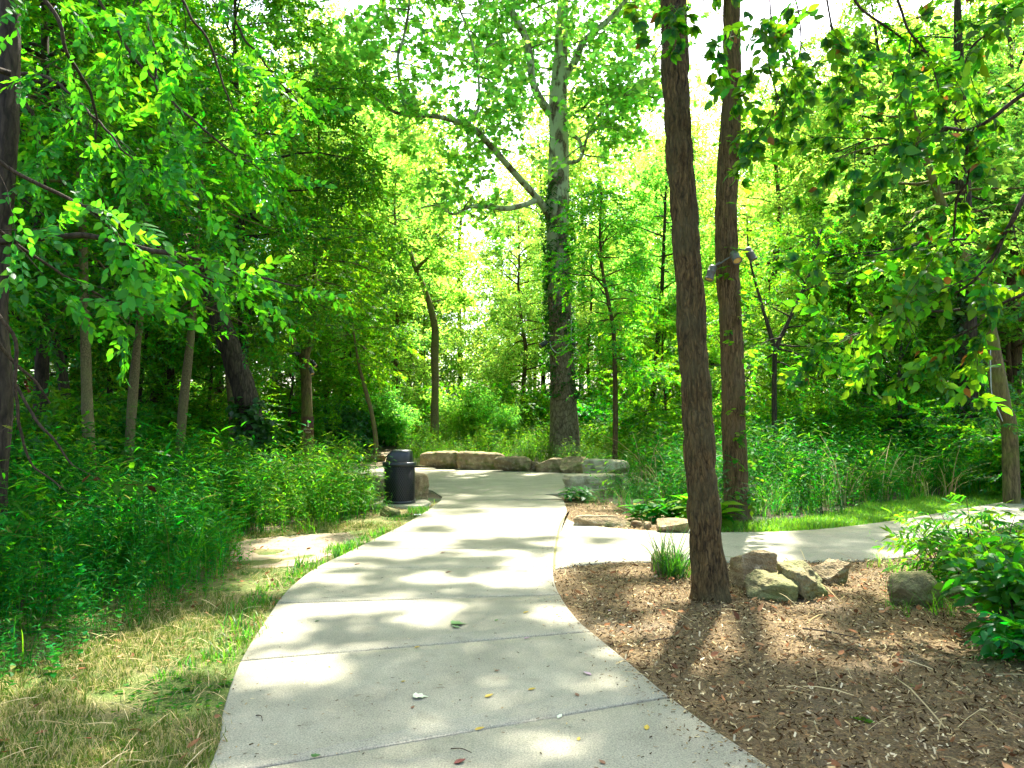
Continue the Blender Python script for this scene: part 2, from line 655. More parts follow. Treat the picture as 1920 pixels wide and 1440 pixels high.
M['litter'] = chip_mat("litter", [(0.0, (0.10, 0.045, 0.025)), (0.4, (0.24, 0.11, 0.05)), (0.7, (0.31, 0.15, 0.07)), (0.92, (0.38, 0.22, 0.11)), (1.0, (0.22, 0.06, 0.03))], tr=0.15)
M['drygrass'] = chip_mat("drygrass", [(0.0, (0.06, 0.13, 0.014)), (0.5, (0.14, 0.21, 0.025)), (0.62, (0.33, 0.29, 0.09)), (1.0, (0.52, 0.42, 0.2))], tr=0.3)
M['stone'] = noise_mat("stone", [(0.3, (0.15, 0.105, 0.05)), (0.7, (0.38, 0.285, 0.155))], scale=5, bump=0.9, bdist=0.03,
                       second=[(3.0, 0.52, 0.66, (0.13, 0.14, 0.04)), (9.0, 0.6, 0.72, (0.45, 0.37, 0.24))], speck=(50, 0.25))
M['stone_moss'] = noise_mat("stone_moss", [(0.3, (0.11, 0.092, 0.037)), (0.7, (0.34, 0.28, 0.135))], scale=5, bump=0.7, bdist=0.03,
                            second=[(2.6, 0.42, 0.66, (0.14, 0.165, 0.045))], speck=(50, 0.25))
M['stone_pale'] = noise_mat("stone_pale", [(0.3, (0.33, 0.27, 0.17)), (0.7, (0.54, 0.47, 0.33))], scale=5, bump=0.6, bdist=0.03,
                            second=[(4.0, 0.56, 0.7, (0.19, 0.16, 0.09))], speck=(50, 0.2))
M['bin_black'] = plain_mat("bin_black", (0.012, 0.014, 0.016), rough=0.35)
M['bin_liner'] = plain_mat("bin_liner", (0.004, 0.004, 0.005), rough=0.8)
M['lamp_grey'] = plain_mat("lamp_grey", (0.10, 0.095, 0.08), rough=0.55, bump=0.1)
M['lamp_dark'] = plain_mat("lamp_dark", (0.03, 0.035, 0.035), rough=0.5)
M['lens'] = plain_mat("lens", (0.55, 0.36, 0.12), rough=0.15)
M['cable'] = plain_mat("cable", (0.10, 0.10, 0.09), rough=0.6)
M['cable_pale'] = plain_mat("cable_pale", (0.35, 0.36, 0.33), rough=0.6)
M['sign_brown'] = plain_mat("sign_brown", (0.10, 0.045, 0.018), rough=0.7)
M['sign_white'] = plain_mat("sign_white", (0.75, 0.74, 0.66), rough=0.6)
M['sign_tan'] = plain_mat("sign_tan", (0.55, 0.50, 0.28), rough=0.6)
M['red_leaf'] = plain_mat("red_leaf", (0.16, 0.02, 0.015), rough=0.6)
M['yellow_leaf'] = plain_mat("yellow_leaf", (0.50, 0.34, 0.03), rough=0.6)
M['pale_leaf'] = plain_mat("pale_leaf", (0.62, 0.66, 0.45), rough=0.6)
M['green_leaf'] = plain_mat("green_leaf", (0.04, 0.13, 0.02), rough=0.5)
M['brown_leaf'] = plain_mat("brown_leaf", (0.20, 0.09, 0.04), rough=0.7)
M['pink_leaf'] = plain_mat("pink_leaf", (0.45, 0.30, 0.33), rough=0.7)
M['paper'] = plain_mat("paper", (0.75, 0.78, 0.85), rough=0.6)

# ------------------------------------------------------------------ leaf templates
# kite: 4 verts, folded along the midrib
def t_kite(w=0.5, fold=0.10):
    T = np.array([[0, 0, 0], [0.45, w / 2, fold], [1, 0, -0.06], [0.45, -w / 2, fold]], float)
    return T, np.array([[0, 1, 2], [0, 2, 3]])


# ovate leaf with midrib, pointed tip, slight droop
def t_ovate(w=0.55, droop=0.15, fold=0.12, n=5):
    xs = np.array([0.0, 0.12, 0.32, 0.58, 0.82, 1.0])
    ws = np.array([0.02, 0.30, 0.50, 0.44, 0.20, 0.0]) * w
    T, F = [], []
    for x, ww in zip(xs, ws):
        z = -droop * x * x
        T += [[x, ww, z + fold * ww], [x, 0, z], [x, -ww, z + fold * ww]]
    for i in range(len(xs) - 1):
        a, b = i * 3, i * 3 + 3
        F += [[a, a + 1, b + 1, b], [a + 1, a + 2, b + 2, b + 1]]
    return np.array(T), np.array(F)


def t_lance(w=0.2, droop=0.35):
    xs = np.array([0.0, 0.3, 0.65, 1.0])
    ws = np.array([0.15, 0.5, 0.38, 0.0]) * w
    T, F = [], []
    for x, ww in zip(xs, ws):
        z = -droop * x * x
        T += [[x, ww, z], [x, -ww, z]]
    for i in range(3):
        a, b = i * 2, i * 2 + 2
        F += [[a, a + 1, b + 1, b]]
    return np.array(T, float), np.array(F)


def t_lobed(w=1.0):
    """broad five-lobed leaf (plane tree)"""
    pts = [(0, 0), (0.05, 0.30), (0.22, 0.5), (0.34, 0.30), (0.62, 0.42), (0.66, 0.17), (1.0, 0.0),
           (0.66, -0.17), (0.62, -0.42), (0.34, -0.30), (0.22, -0.5), (0.05, -0.30)]
    T = [[x, y * w, 0.12 * abs(y) - 0.1 * x * x] for x, y in pts] + [[0.3, 0, 0.0]]
    c = len(pts)
    F = [[i, (i + 1) % c, c] for i in range(c)]
    return np.array(T, float), np.array(F)


def compose(parts):
    """merge list of (T,F) -> one template with faces grouped by size"""
    V, tri, quad, n = [], [], [], 0
    for T, F in parts:
        V.append(T)
        for f in ([F] if isinstance(F, np.ndarray) else F):
            (tri if f.shape[1] == 3 else quad).append(f + n)
        n += len(T)
    Fs = []
    if tri:
        Fs.append(np.concatenate(tri))
    if quad:
        Fs.append(np.concatenate(quad))
    return np.concatenate(V), Fs


def xf(T, o, d, nrm, s):
    R = frames(np.array([d], float), np.array([nrm], float))[0]
    return T @ R * s + np.array(o)


def spray_tpl(rng, leaf, n=12, length=0.5, size=0.12, ang=50, jit=0.25, twig=True, droop=0.25, fan=False):
    """a twig with n alternate leaves lying roughly in one plane; x forward, z up"""
    T0, F0 = leaf
    parts = []
    for i in range(n):
        t = (i + 0.6) / n
        side = 1 if i % 2 else -1
        a = math.radians(ang * (1.15 - 0.75 * t) + rng.normal(0, 12)) * side
        if i == n - 1:
            a = 0
        p = np.array([length * t, 0, -droop * length * t * t])
        d = np.array([math.cos(a), math.sin(a), -0.15 - 0.3 * droop + rng.normal(0, jit)])
        nr = np.array([rng.normal(0, jit), rng.normal(0, jit), 1.0])
        parts.append((xf(T0, p, d, nr, size * rng.uniform(0.7, 1.2)), F0))
    if twig:
        w = 0.004
        tt = np.linspace(0, 1, 4)
        V, F = [], []
        for t in tt:
            V += [[length * t, w * (1.2 - t), -droop * length * t * t], [length * t, -w * (1.2 - t), -droop * length * t * t]]
        for i in range(3):
            F += [[2 * i, 2 * i + 1, 2 * i + 3, 2 * i + 2]]
        parts.append((np.array(V), np.array(F)))
    return compose(parts)


def tuft_tpl(rng, leaf, n=14, rad=0.35, size=0.2, flat=0.5):
    """loose clump of leaves around a point"""
    T0, F0 = leaf
    parts = []
    for i in range(n):
        p = rng.normal(0, 1, 3)
        p = p / np.linalg.norm(p) * rad * rng.uniform(0.2, 1) ** 0.6
        p[2] *= flat
        a = rng.uniform(0, 2 * math.pi)
        d = np.array([math.cos(a), math.sin(a), rng.normal(-0.35, 0.4)])
        nr = np.array([rng.normal(0, 0.45), rng.normal(0, 0.45), 1.0])
        parts.append((xf(T0, p, d, nr, size * rng.uniform(0.65, 1.25)), F0))
    return compose(parts)


def palm_tpl(rng, n=5, size=0.16):
    """one palmate leaf: n leaflets drooping around the end of a stalk"""
    parts = []
    for i in range(n):
        a = math.radians(-75 + 150 * i / (n - 1)) + rng.normal(0, 0.08)
        k = 1 - 0.28 * abs(i - (n - 1) / 2) / ((n - 1) / 2)
        d = np.array([math.cos(a), math.sin(a), -0.35 + rng.normal(0, 0.1)])
        parts.append((xf(t_ovate(0.62, 0.25, 0.2)[0], (0.06, 0, 0), d, (rng.normal(0, .1), rng.normal(0, .1), 1), size * k), t_ovate()[1]))
    V = np.array([[-0.08, 0.002, 0.03], [-0.08, -0.002, 0.03], [0.06, -0.002, 0], [0.06, 0.002, 0]])
    parts.append((V, np.array([[0, 1, 2, 3]])))
    return compose(parts)


def weed_tpl(rng, h=0.7, n=14, size=0.13, w=0.22, leaf=None, lean=0.15):
    T0, F0 = leaf or t_lance(w)
    parts = []
    az = rng.uniform(0, 6.28)
    lx, ly = math.cos(az) * lean, math.sin(az) * lean
    zs = np.linspace(0, 1, 5)
    V, F = [], []
    for z in zs:
        r = 0.004 * (1.1 - z)
        for q in range(3):
            V.append([lx * z * z * h + r * math.cos(q * 2.1), ly * z * z * h + r * math.sin(q * 2.1), h * z])
    for i in range(4):
        for q in range(3):
            F.append([i * 3 + q, i * 3 + (q + 1) % 3, i * 3 + 3 + (q + 1) % 3, i * 3 + 3 + q])
    parts.append((np.array(V), np.array(F)))
    for i in range(n):
        t = 0.22 + 0.78 * (i + rng.uniform(0, 0.5)) / n
        a = i * 2.4 + rng.normal(0, 0.3)
        d = np.array([math.cos(a), math.sin(a), rng.uniform(0.05, 0.75)])
        p = np.array([lx * t * t * h, ly * t * t * h, h * t])
        parts.append((xf(T0, p, d, (0, 0, 1), size * (1.15 - 0.5 * abs(t - 0.55)) * rng.uniform(0.7, 1.2)), F0))
    return compose(parts)


def tuft_grass(rng, n=14, h=0.5, w=0.010, spread=0.5, seg=4):
    parts = []
    for i in range(n):
        a = rng.uniform(0, 6.28)
        sp = spread * rng.uniform(0.2, 1)
        hh = h * rng.uniform(0.5, 1.1)
        V, F = [], []
        b = rng.normal(0, 0.04, 2)
        for k in range(seg + 1):
            t = k / seg
            r = sp * hh * t ** 1.8
            z = hh * (t - 0.38 * sp * t ** 2.4)
            ww = w * (1 - t) ** 0.7 + 0.0006
            V += [[b[0] + r * math.cos(a) - ww * math.sin(a), b[1] + r * math.sin(a) + ww * math.cos(a), z],
                  [b[0] + r * math.cos(a) + ww * math.sin(a), b[1] + r * math.sin(a) - ww * math.cos(a), z]]
        for k in range(seg):
            F.append([2 * k, 2 * k + 1, 2 * k + 3, 2 * k + 2])
        parts.append((np.array(V), np.array(F)))
    return compose(parts)


def place(mb, rng, tpls, o, d, up_jit=0.3, s=1.0, n=None, sv=(0.8, 1.2)):
    """scatter randomly chosen templates at o pointing along d"""
    o = np.asarray(o, float)
    if len(o) == 0:
        return
    d = np.asarray(d, float)
    nn = np.array([0, 0, 1.0]) + rng.normal(0, up_jit, (len(o), 3)) if n is None else np.asarray(n, float)
    R = frames(d, nn)
    sc = s * rng.uniform(sv[0], sv[1], len(o))
    k = rng.integers(0, len(tpls), len(o))
    for i, (T, F) in enumerate(tpls):
        m = k == i
        if m.any():
            scatter(mb, T, F, o[m], R[m], sc[m])


def rdirs(rng, n, zmean=0.0, zsd=0.3):
    a = rng.uniform(0, 2 * math.pi, n)
    return np.stack([np.cos(a), np.sin(a), rng.normal(zmean, zsd, n)], -1)

# ------------------------------------------------------------------ spray libraries
r0 = np.random.default_rng(11)
OV = t_ovate()
OVW = t_ovate(0.7, 0.12, 0.1)
KI = t_kite(0.55)
KIN = t_kite(0.5)
SPR_NEAR = [spray_tpl(r0, OV, 9, 0.42, 0.115, 55, 0.22) for _ in range(6)]
SPR_MID = [spray_tpl(r0, KI, 14, 0.60, 0.13, 55, 0.3) for _ in range(6)]
SPR_FINE = [spray_tpl(r0, KIN, 18, 0.62, 0.105, 55, 0.45) for _ in range(6)]
TUFT = [tuft_tpl(r0, KI, 14, 0.42, 0.20) for _ in range(6)]
TUFT_BIG = [tuft_tpl(r0, KI, 14, 0.75, 0.34) for _ in range(6)]
TUFT_PLANE = [tuft_tpl(r0, t_lobed(), 8, 0.5, 0.27, 0.6) for _ in range(6)]
PALM = [palm_tpl(r0, n, 0.13) for n in (5, 5, 5, 6, 4)]
WEED = [weed_tpl(r0, 0.75, 13, 0.14, 0.24) for _ in range(6)]
WEED_N = [weed_tpl(r0, 0.9, 18, 0.13, 0.13, lean=0.3) for _ in range(6)]
WEED_B = [weed_tpl(r0, 0.6, 10, 0.14, leaf=t_ovate(0.6, 0.3, 0.1)) for _ in range(6)]
FERN = [weed_tpl(r0, 1.05, 30, 0.10, 0.35, lean=0.45) for _ in range(5)]
GRASS = [tuft_grass(r0, 12, 0.55, 0.005, 1.0) for _ in range(6)]
GRASS_S = [tuft_grass(r0, 8, 0.17, 0.006, 0.9, 3) for _ in range(6)]


def grow_limbs(rng, tp, tr, t0, t1, nl, R, rise=(0.1, 0.9), prof=None, sub=1.7, step=0.42, droop=0.05, az0=None, azspread=None, sublen=0.45):
    """limbs off a trunk polyline: returns branch polylines and the places and directions of their leaf sprays"""
    prof = prof or (lambda u: 0.55 + 0.9 * u * (1 - u) * 2 - 0.45 * u ** 3)
    polys, O, D = [], [], []
    n = 60
    full = resample(np.column_stack([tp, tr]), n)
    for i in range(nl):
        t = t0 + (t1 - t0) * (i + rng.uniform()) / nl
        k = min(n - 1, int(t * (n - 1)))
        b, rb = full[k, :3], full[k, 3]
        u = (t - t0) / max(1e-6, t1 - t0)
        L = R * prof(u) * rng.uniform(0.7, 1.2)
        az = i * 2.39996 + rng.normal(0, 0.4)
        if az0 is not None:
            az = az0 + rng.uniform(-1, 1) * azspread
        el = rise[0] + (rise[1] - rise[0]) * u + rng.normal(0, 0.15)
        d = np.array([math.cos(az) * math.cos(el), math.sin(az) * math.cos(el), math.sin(el)])
        pts = [b]
        m = 7
        for q in range(m):
            d = norm(d + rng.normal(0, 0.13, 3) + np.array([0, 0, -droop]))
            pts.append(pts[-1] + d * L / m)
        pts = np.array(pts)
        polys.append((pts, np.linspace(min(rb * 0.6, 0.012 + 0.012 * L), 0.006, len(pts))))
        for j in range(max(2, int(L * sub))):
            s = rng.uniform(0.22, 1.0)
            kk = s * m
            k0 = min(m - 1, int(kk))
            bp = pts[k0] + (pts[k0 + 1] - pts[k0]) * (kk - k0)
            dd = norm(pts[k0 + 1] - pts[k0])
            sd = 1 if j % 2 else -1
            a = sd * rng.uniform(0.5, 1.3)
            c, s_ = math.cos(a), math.sin(a)
            d2 = norm(np.array([dd[0] * c - dd[1] * s_, dd[0] * s_ + dd[1] * c, dd[2] * 0.6 + rng.normal(0.0, 0.3)]))
            L2 = (L * sublen * (1.15 - s) + 0.35) * rng.uniform(0.7, 1.3)
            p2 = [bp]
            for q in range(4):
                d2 = norm(d2 + rng.normal(0, 0.16, 3) + np.array([0, 0, -droop]))
                p2.append(p2[-1] + d2 * L2 / 4)
            p2 = np.array(p2)
            polys.append((p2, np.linspace(0.010, 0.003, 5)))
            ns = max(2, int(L2 / step))
            for q in range(ns):
                w = (q + 1) / ns * 4
                k1 = min(3, int(w - 1e-6))
                O.append(p2[k1] + (p2[k1 + 1] - p2[k1]) * (w - k1))
                dv = norm(p2[k1 + 1] - p2[k1])
                a = rng.normal(0, 0.8)
                D.append([dv[0] * math.cos(a) - dv[1] * math.sin(a), dv[0] * math.sin(a) + dv[1] * math.cos(a), dv[2] * 0.4 + rng.normal(-0.1, 0.2)])
        O.append(pts[-1])
        D.append(pts[-1] - pts[-2])
    return polys, np.array(O), np.array(D)


def branch_mesh(mb, polys, rmin=0.0):
    for p, r in polys:
        if r[0] >= rmin:
            tube(mb, p, r, 7 if r[0] > 0.03 else (5 if r[0] > 0.012 else 3), cap=False)


def ridge_disp(pts, rad, sides, seed, amp=0.06, fu=26.0, fv=5.0, flare=None):
    """radius factors for fissured bark"""
    n = len(pts)
    a = np.linspace(0, 2 * math.pi, sides, endpoint=False)
    h = np.concatenate([[0], np.cumsum(np.linalg.norm(np.diff(pts, axis=0), axis=1))])
    R = float(np.median(rad))
    X = np.zeros((n, sides, 3))
    X[..., 0] = np.cos(a)[None] * R * fu
    X[..., 1] = np.sin(a)[None] * R * fu
    X[..., 2] = h[:, None] * fv
    w = fbm(X * 0.25, 2, seed + 5)
    X[..., 0] += (w - 0.5) * 3
    v = vnoise(X, seed)
    rg = 1 - np.abs(2 * v - 1)                 # ridged
    v2 = fbm(X * np.array([0.9, 0.9, 2.2]), 3, seed + 3)
    big = fbm(X * 0.08, 2, seed + 9)
    d = 1 + amp * (-(rg ** 2.0) + 0.5 * (v2 - 0.5)) + 0.15 * (big - 0.5)
    if flare is not None:
        lob = 1 + 0.55 * np.cos(a * 5 + seed) + 0.35 * np.cos(a * 3 + 1.3 * seed)
        d = d + (flare * np.exp(-h / 0.22))[:, None] * lob[None]
    return d


def px_trunk(spec, Y=None, base=True):
    """[(px, py, width_px[, depth])] bottom to top -> points and radii; the foot is carried down to the ground"""
    pts, rad = [], []
    for s in spec:
        y = s[3] if len(s) > 3 else Y
        pts.append(P(s[0], s[1], y))
        rad.append(s[2] * y / FPX / 2)
    if base:
        z = float(terrain(pts[0][0], pts[0][1]))
        if pts[0][2] > z + 0.05:
            pts.insert(0, np.array([pts[0][0], pts[0][1], z - 0.05]))
            rad.insert(0, rad[0] * 1.12)
        else:
            pts[0][2] = z - 0.05
    return np.array(pts), np.array(rad)


def tree_obj(name, label, pts, rad, bark, rings=24, sides=12, ridge=None, group=None, cat="tree", extra=None):
    """Empty at the foot with its trunk mesh; returns root, mesh-builder offset"""
    base = pts[0].copy()
    base[2] += 0.05
    root = empty(name, base, label, cat, group)
    full = resample(np.column_stack([pts, rad]), rings)
    full[:, :3] -= base
    p, r = full[:, :3], np.maximum(0.004, full[:, 3])
    mb = MB()
    if ridge:
        tube(mb, p, r, sides, disp=ridge_disp(p, r, sides, **ridge))
    else:
        wob = 1 + 0.16 * (fbm(np.stack([np.repeat(np.arange(rings)[:, None] * 0.35, sides, 1), np.tile(np.arange(sides) * 0.9, (rings, 1)),
                                        np.full((rings, sides), base[0])], -1), 3, 4) - 0.5)
        tube(mb, p, r, sides, disp=wob)
    if extra:
        for ep, er in extra:
            f = resample(np.column_stack([ep - base, er]), max(8, len(ep) * 4))
            tube(mb, f[:, :3], np.maximum(0.003, f[:, 3]), 9)
    return root, base, mb, full


# ------------------------------------------------------------------ GROUND
mb = MB()
xs = np.concatenate([np.linspace(-150, -40, 12), np.linspace(-36, 36, 73), np.linspace(40, 150, 12)])
ys = np.concatenate([np.linspace(-40, -4, 6), np.linspace(-2, 70, 73), np.linspace(76, 160, 10)])
X, Yg = np.meshgrid(xs, ys)
Z = terrain(X, Yg) - 0.004 + 0.25 * (fbm(np.stack([X * 0.3, Yg * 0.3, 0 * X], -1), 3, 2) - 0.5) * sstep(31, 38, Yg)
nx, ny = len(xs), len(ys)
i, j = np.meshgrid(np.arange(ny - 1), np.arange(nx - 1), indexing='ij')
mb.add(np.stack([X, Yg, Z], -1).reshape(-1, 3), np.stack([i * nx + j, i * nx + j + 1, (i + 1) * nx + j + 1, (i + 1) * nx + j], -1).reshape(-1, 4))
tag(mb.build("ground", M['soil']), kind='structure')


def sheet(name, poly, mat, z, step=0.12, amp=0.02, seed=1, cond=None, fade=None):
    poly = np.asarray(poly, float)
    x0, y0 = poly[:, 0].min(), poly[:, 1].min()
    x1, y1 = poly[:, 0].max(), poly[:, 1].max()
    gx = np.arange(x0 - step, x1 + 2 * step, step)
    gy = np.arange(y0 - step, y1 + 2 * step, step)
    X, Y = np.meshgrid(gx, gy)
    jit = fbm(np.stack([X * 1.3, Y * 1.3, 0 * X + seed], -1), 3, seed) - 0.5
    ins = inpoly(X + jit * 0.35, Y + jit * 0.35, poly)
    Z = z + np.maximum(0, amp * 2 * (fbm(np.stack([X * 2.2, Y * 2.2, 0 * X], -1), 4, seed + 3) - 0.45))
    Z = Z + terrain(X, Y)
    nx = len(gx)
    i, j = np.meshgrid(np.arange(len(gy) - 1), np.arange(nx - 1), indexing='ij')
    keep = ins[:-1, :-1] & ins[1:, :-1] & ins[:-1, 1:] & ins[1:, 1:]
    Q = np.stack([i * nx + j, i * nx + j + 1, (i + 1) * nx + j + 1, (i + 1) * nx + j], -1)[keep]
    b = MB()
    used, inv = np.unique(Q.ravel(), return_inverse=True)
    b.add(np.stack([X, Y, Z], -1).reshape(-1, 3)[used], inv.reshape(-1, 4))
    return tag(b.build(name, mat), kind='structure')


# path edges on the ground (left, right), near to far
LEFT = [(-1.10, 0.5), (-1.20, 2.0)] + [tuple(G(*p)[:2]) for p in [(395, 1440), (418, 1340), (450, 1247), (500, 1165), (540, 1110), (590, 1070), (640, 1045), (700, 1015), (760, 985), (800, 960), (826, 941)]]
RIGHT = [(2.4, 0.5), (1.75, 2.0)] + [tuple(G(*p)[:2]) for p in [(1432, 1440), (1330, 1370), (1250, 1310), (1180, 1250), (1120, 1200), (1085, 1170), (1055, 1130), (1041, 1100), (1037, 1072), (1040, 1030), (1050, 985), (1063, 962), (1056, 938)]]
LEFT = resample(np.array(LEFT), 90)
RIGHT = resample(np.array(RIGHT), 90)


def poly_slab(mb, poly, z=0.032, depth=0.10, bev=0.016):
    poly = np.asarray(poly, float)
    # drop near-duplicate points
    keep = [0]
    for k in range(1, len(poly)):
        if np.linalg.norm(poly[k] - poly[keep[-1]]) > 0.02:
            keep.append(k)
    poly = poly[keep]
    if np.linalg.norm(poly[0] - poly[-1]) < 0.02:
        poly = poly[:-1]
    area = 0.5 * np.sum(poly[:, 0] * np.roll(poly[:, 1], -1) - np.roll(poly[:, 0], -1) * poly[:, 1])
    if area < 0:
        poly = poly[::-1]
    n = len(poly)
    e = norm(np.roll(poly, -1, 0) - poly)
    e0 = np.roll(e, 1, 0)
    nv = np.stack([-(e[:, 1] + e0[:, 1]), e[:, 0] + e0[:, 0]], -1)
    nv = norm(nv)
    inn = poly + nv * bev
    V = np.concatenate([np.column_stack([inn, np.full(n, z)]), np.column_stack([inn * 0.35 + poly * 0.65, np.full(n, z - bev * 0.35)]),
                        np.column_stack([poly, np.full(n, z - bev)]), np.column_stack([poly, np.full(n, z - depth)])])
    k = np.arange(n)
    k2 = (k + 1) % n
    Q = np.concatenate([np.stack([a * n + k2, a * n + k, (a + 1) * n + k, (a + 1) * n + k2], -1) for a in range(3)])
    mb.add(V, np.arange(n)[None], Q)


def edge_at(E, y):
    return np.interp(y, E[:, 1], E[:, 0])


joints_px = [((395, 1466), (1432, 1285)), ((451, 1247), (1110, 1191)), ((519, 1137), (1052, 1121)), ((597, 1071), (1037, 1067))]
jl = []
for a, b in joints_px:
    a, b = G(*a)[:2], G(*b)[:2]
    s = (b[1] - a[1]) / (b[0] - a[0])
    jl.append((a, s))
for q in (10.0, 11.6, 13.2, 15.0):
    jl.append((np.array([-1.9, q]), 0.03))
lines = [(np.array([-1.2, 0.7]), 0.15)] + [(np.array([-1.2, 2.2]), 0.15)] + jl + [(np.array([-1.6, 16.6]), 0.0)]
mbp = MB()
for k in range(len(lines) - 1):
    (a, s), (b, t) = lines[k], lines[k + 1]
    g = 0.013 if k > 0 else 0
    lo = lambda x: a[1] + s * (x - a[0]) + g
    hi = lambda x: b[1] + t * (x - b[0]) - (0.013 if k < len(lines) - 2 else 0)
    Lp = [p for p in LEFT if lo(p[0]) < p[1] < hi(p[0])]
    Rp = [p for p in RIGHT if lo(p[0]) < p[1] < hi(p[0])]

    def cross(E, fn):
        f = E[:, 1] - fn(E[:, 0])
        for q in range(len(E) - 1):
            if f[q] <= 0 < f[q + 1]:
                w = -f[q] / (f[q + 1] - f[q])
                return E[q] * (1 - w) + E[q + 1] * w
        return E[-1] if f[-1] < 0 else E[0]
    poly = [cross(LEFT, lo)] + Lp + [cross(LEFT, hi), cross(RIGHT, hi)] + Rp[::-1] + [cross(RIGHT, lo)]
    poly_slab(mbp, np.array(poly))
# the round plaza beyond, running left behind the bin and up to the stone wall
plaza = [LEFT[-1], (-1.62, 17.4), (-2.0, 19.0), (-3.4, 21.5), (-6.5, 24.5), (-13, 26), (-13, 31.5), (-6, 31), (-3.6, 29.6), (0.8, 27.8), (2.2, 26.6), (4.4, 24.2), (3.4, 20.5), (1.25, 18.35), (0.72, 18.1), (1.0, 17.6), RIGHT[-1]]
poly_slab(mbp, np.array([tuple(p) for p in plaza]) + np.array([0, 0.012]))
tag(mbp.build("path", M['concrete'], smooth=False), kind='structure')

# side path to the right
near = [G(*p)[:2] for p in [(1041, 1071), (1070, 1066), (1110, 1060), (1200, 1057), (1280, 1056), (1460, 1058), (1590, 1055), (1690, 1048), (1790, 1022), (1900, 990)]]
far = [G(*p)[:2] for p in [(1068, 961), (1062, 972), (1085, 985), (1170, 995), (1290, 1001), (1400, 1001), (1500, 998), (1590, 990), (1700, 975), (1800, 957), (1895, 941)]]
near += [np.array([13.5, 14.0]), np.array([22, 18])]
far += [np.array([13.0, 18.2]), np.array([21, 22])]
seam = [p for p in RIGHT if 8.6 < p[1] < 14.2]
full_near = resample(np.array(near), 60)
full_far = resample(np.array(far), 60)
b = MB()
cuts = [0, 22, 31, 41, 59]
for k in range(len(cuts) - 1):
    a0, a1 = cuts[k], cuts[k + 1]
    N_, F_ = full_near[a0:a1 + 1].copy(), full_far[a0:a1 + 1].copy()
    if k > 0:
        N_[0] += norm(N_[1] - N_[0]) * 0.012
        F_[0] += norm(F_[1] - F_[0]) * 0.012
    poly = list(N_) + list(F_[::-1])
    if k == 0:
        poly += [p + np.array([0.022, 0]) for p in seam[::-1]]
    poly_slab(b, np.array(poly), z=0.030)
tag(b.build("side_path", M['concrete'], smooth=False), kind='structure')
sm_ = np.array(seam)
b = MB()
for q in range(len(sm_) - 1):
    pass
k_ = np.arange(len(sm_) - 1)
b.add(np.concatenate([np.column_stack([sm_ + np.array([-0.004, 0]), np.full(len(sm_), 0.021)]), np.column_stack([sm_ + np.array([0.028, 0]), np.full(len(sm_), 0.021)])]),
      np.stack([k_, k_ + len(sm_), k_ + len(sm_) + 1, k_ + 1], -1))
tag(b.build("path_seam", M['moss'], smooth=False), kind='structure')
SIDE = np.concatenate([full_near, full_far[::-1]])
MAIN = np.concatenate([LEFT, RIGHT[::-1]])
PLAZA = np.array([tuple(p) for p in plaza])


def off_path(x, y, grow=0.0):
    return ~(inpoly(x, y, MAIN) | inpoly(x, y, SIDE) | inpoly(x, y, PLAZA))


# beds and verges
MULCH = [tuple(p) for p in RIGHT[RIGHT[:, 1] < 8.7]]
MULCH = [(0.9, 0.5)] + [(p[0] - 0.25, p[1]) for p in MULCH] + [tuple(p + np.array([0, 0.2])) for p in full_near[:48]] + [(11, 9), (11, 0.5)]
sheet("mulch_bed", MULCH, M['mulch'], 0.006, 0.07, 0.02, 3)
VERGE = [(-0.9, 0.5)] + [(p[0] + 0.25, p[1]) for p in LEFT] + [(-2.2, 16.0), (-3.2, 13.5), (-4.2, 11.5), (-4.6, 9.5), (-4.2, 7.5), (-4.6, 5.6), (-6.5, 4.5), (-7, 0.5)]
sheet("grass_verge", VERGE, M['verge'], 0.004, 0.08, 0.02, 5)
DIRT = [G(*p)[:2] for p in [(410, 1035), (470, 1012), (560, 1004), (660, 1000), (690, 1018), (640, 1040), (590, 1062), (500, 1068), (430, 1062)]]
sheet("dirt_patch", DIRT, M['dirt'], 0.012, 0.06, 0.015, 8)
LAWN = [tuple(p + np.array([0.0, -0.15])) for p in full_far[9:]] + [(22, 25), (15, 21.8), (11, 18.2), (8.3, 16.3), (6.4, 14.6), (4.7, 13.0), (3.3, 12.5)]
sheet("lawn_strip", LAWN, M['lawn'], 0.006, 0.10, 0.02, 9)
NOOK = [G(*p)[:2] for p in [(1035, 936), (1045, 960), (1040, 985), (1180, 1002), (1300, 1006), (1420, 1004), (1420, 985), (1250, 965), (1150, 945), (1100, 930)]]
sheet("mulch_nook", NOOK, M['mulch'], 0.013, 0.08, 0.012, 12)
BACK = [(-16, 31.6), (-2.0, 30.6), (-1.5, 33), (-3, 36), (-16, 37)]
sheet("bare_soil_bank", BACK, M['dirt'], 0.02, 0.3, 0.05, 14)

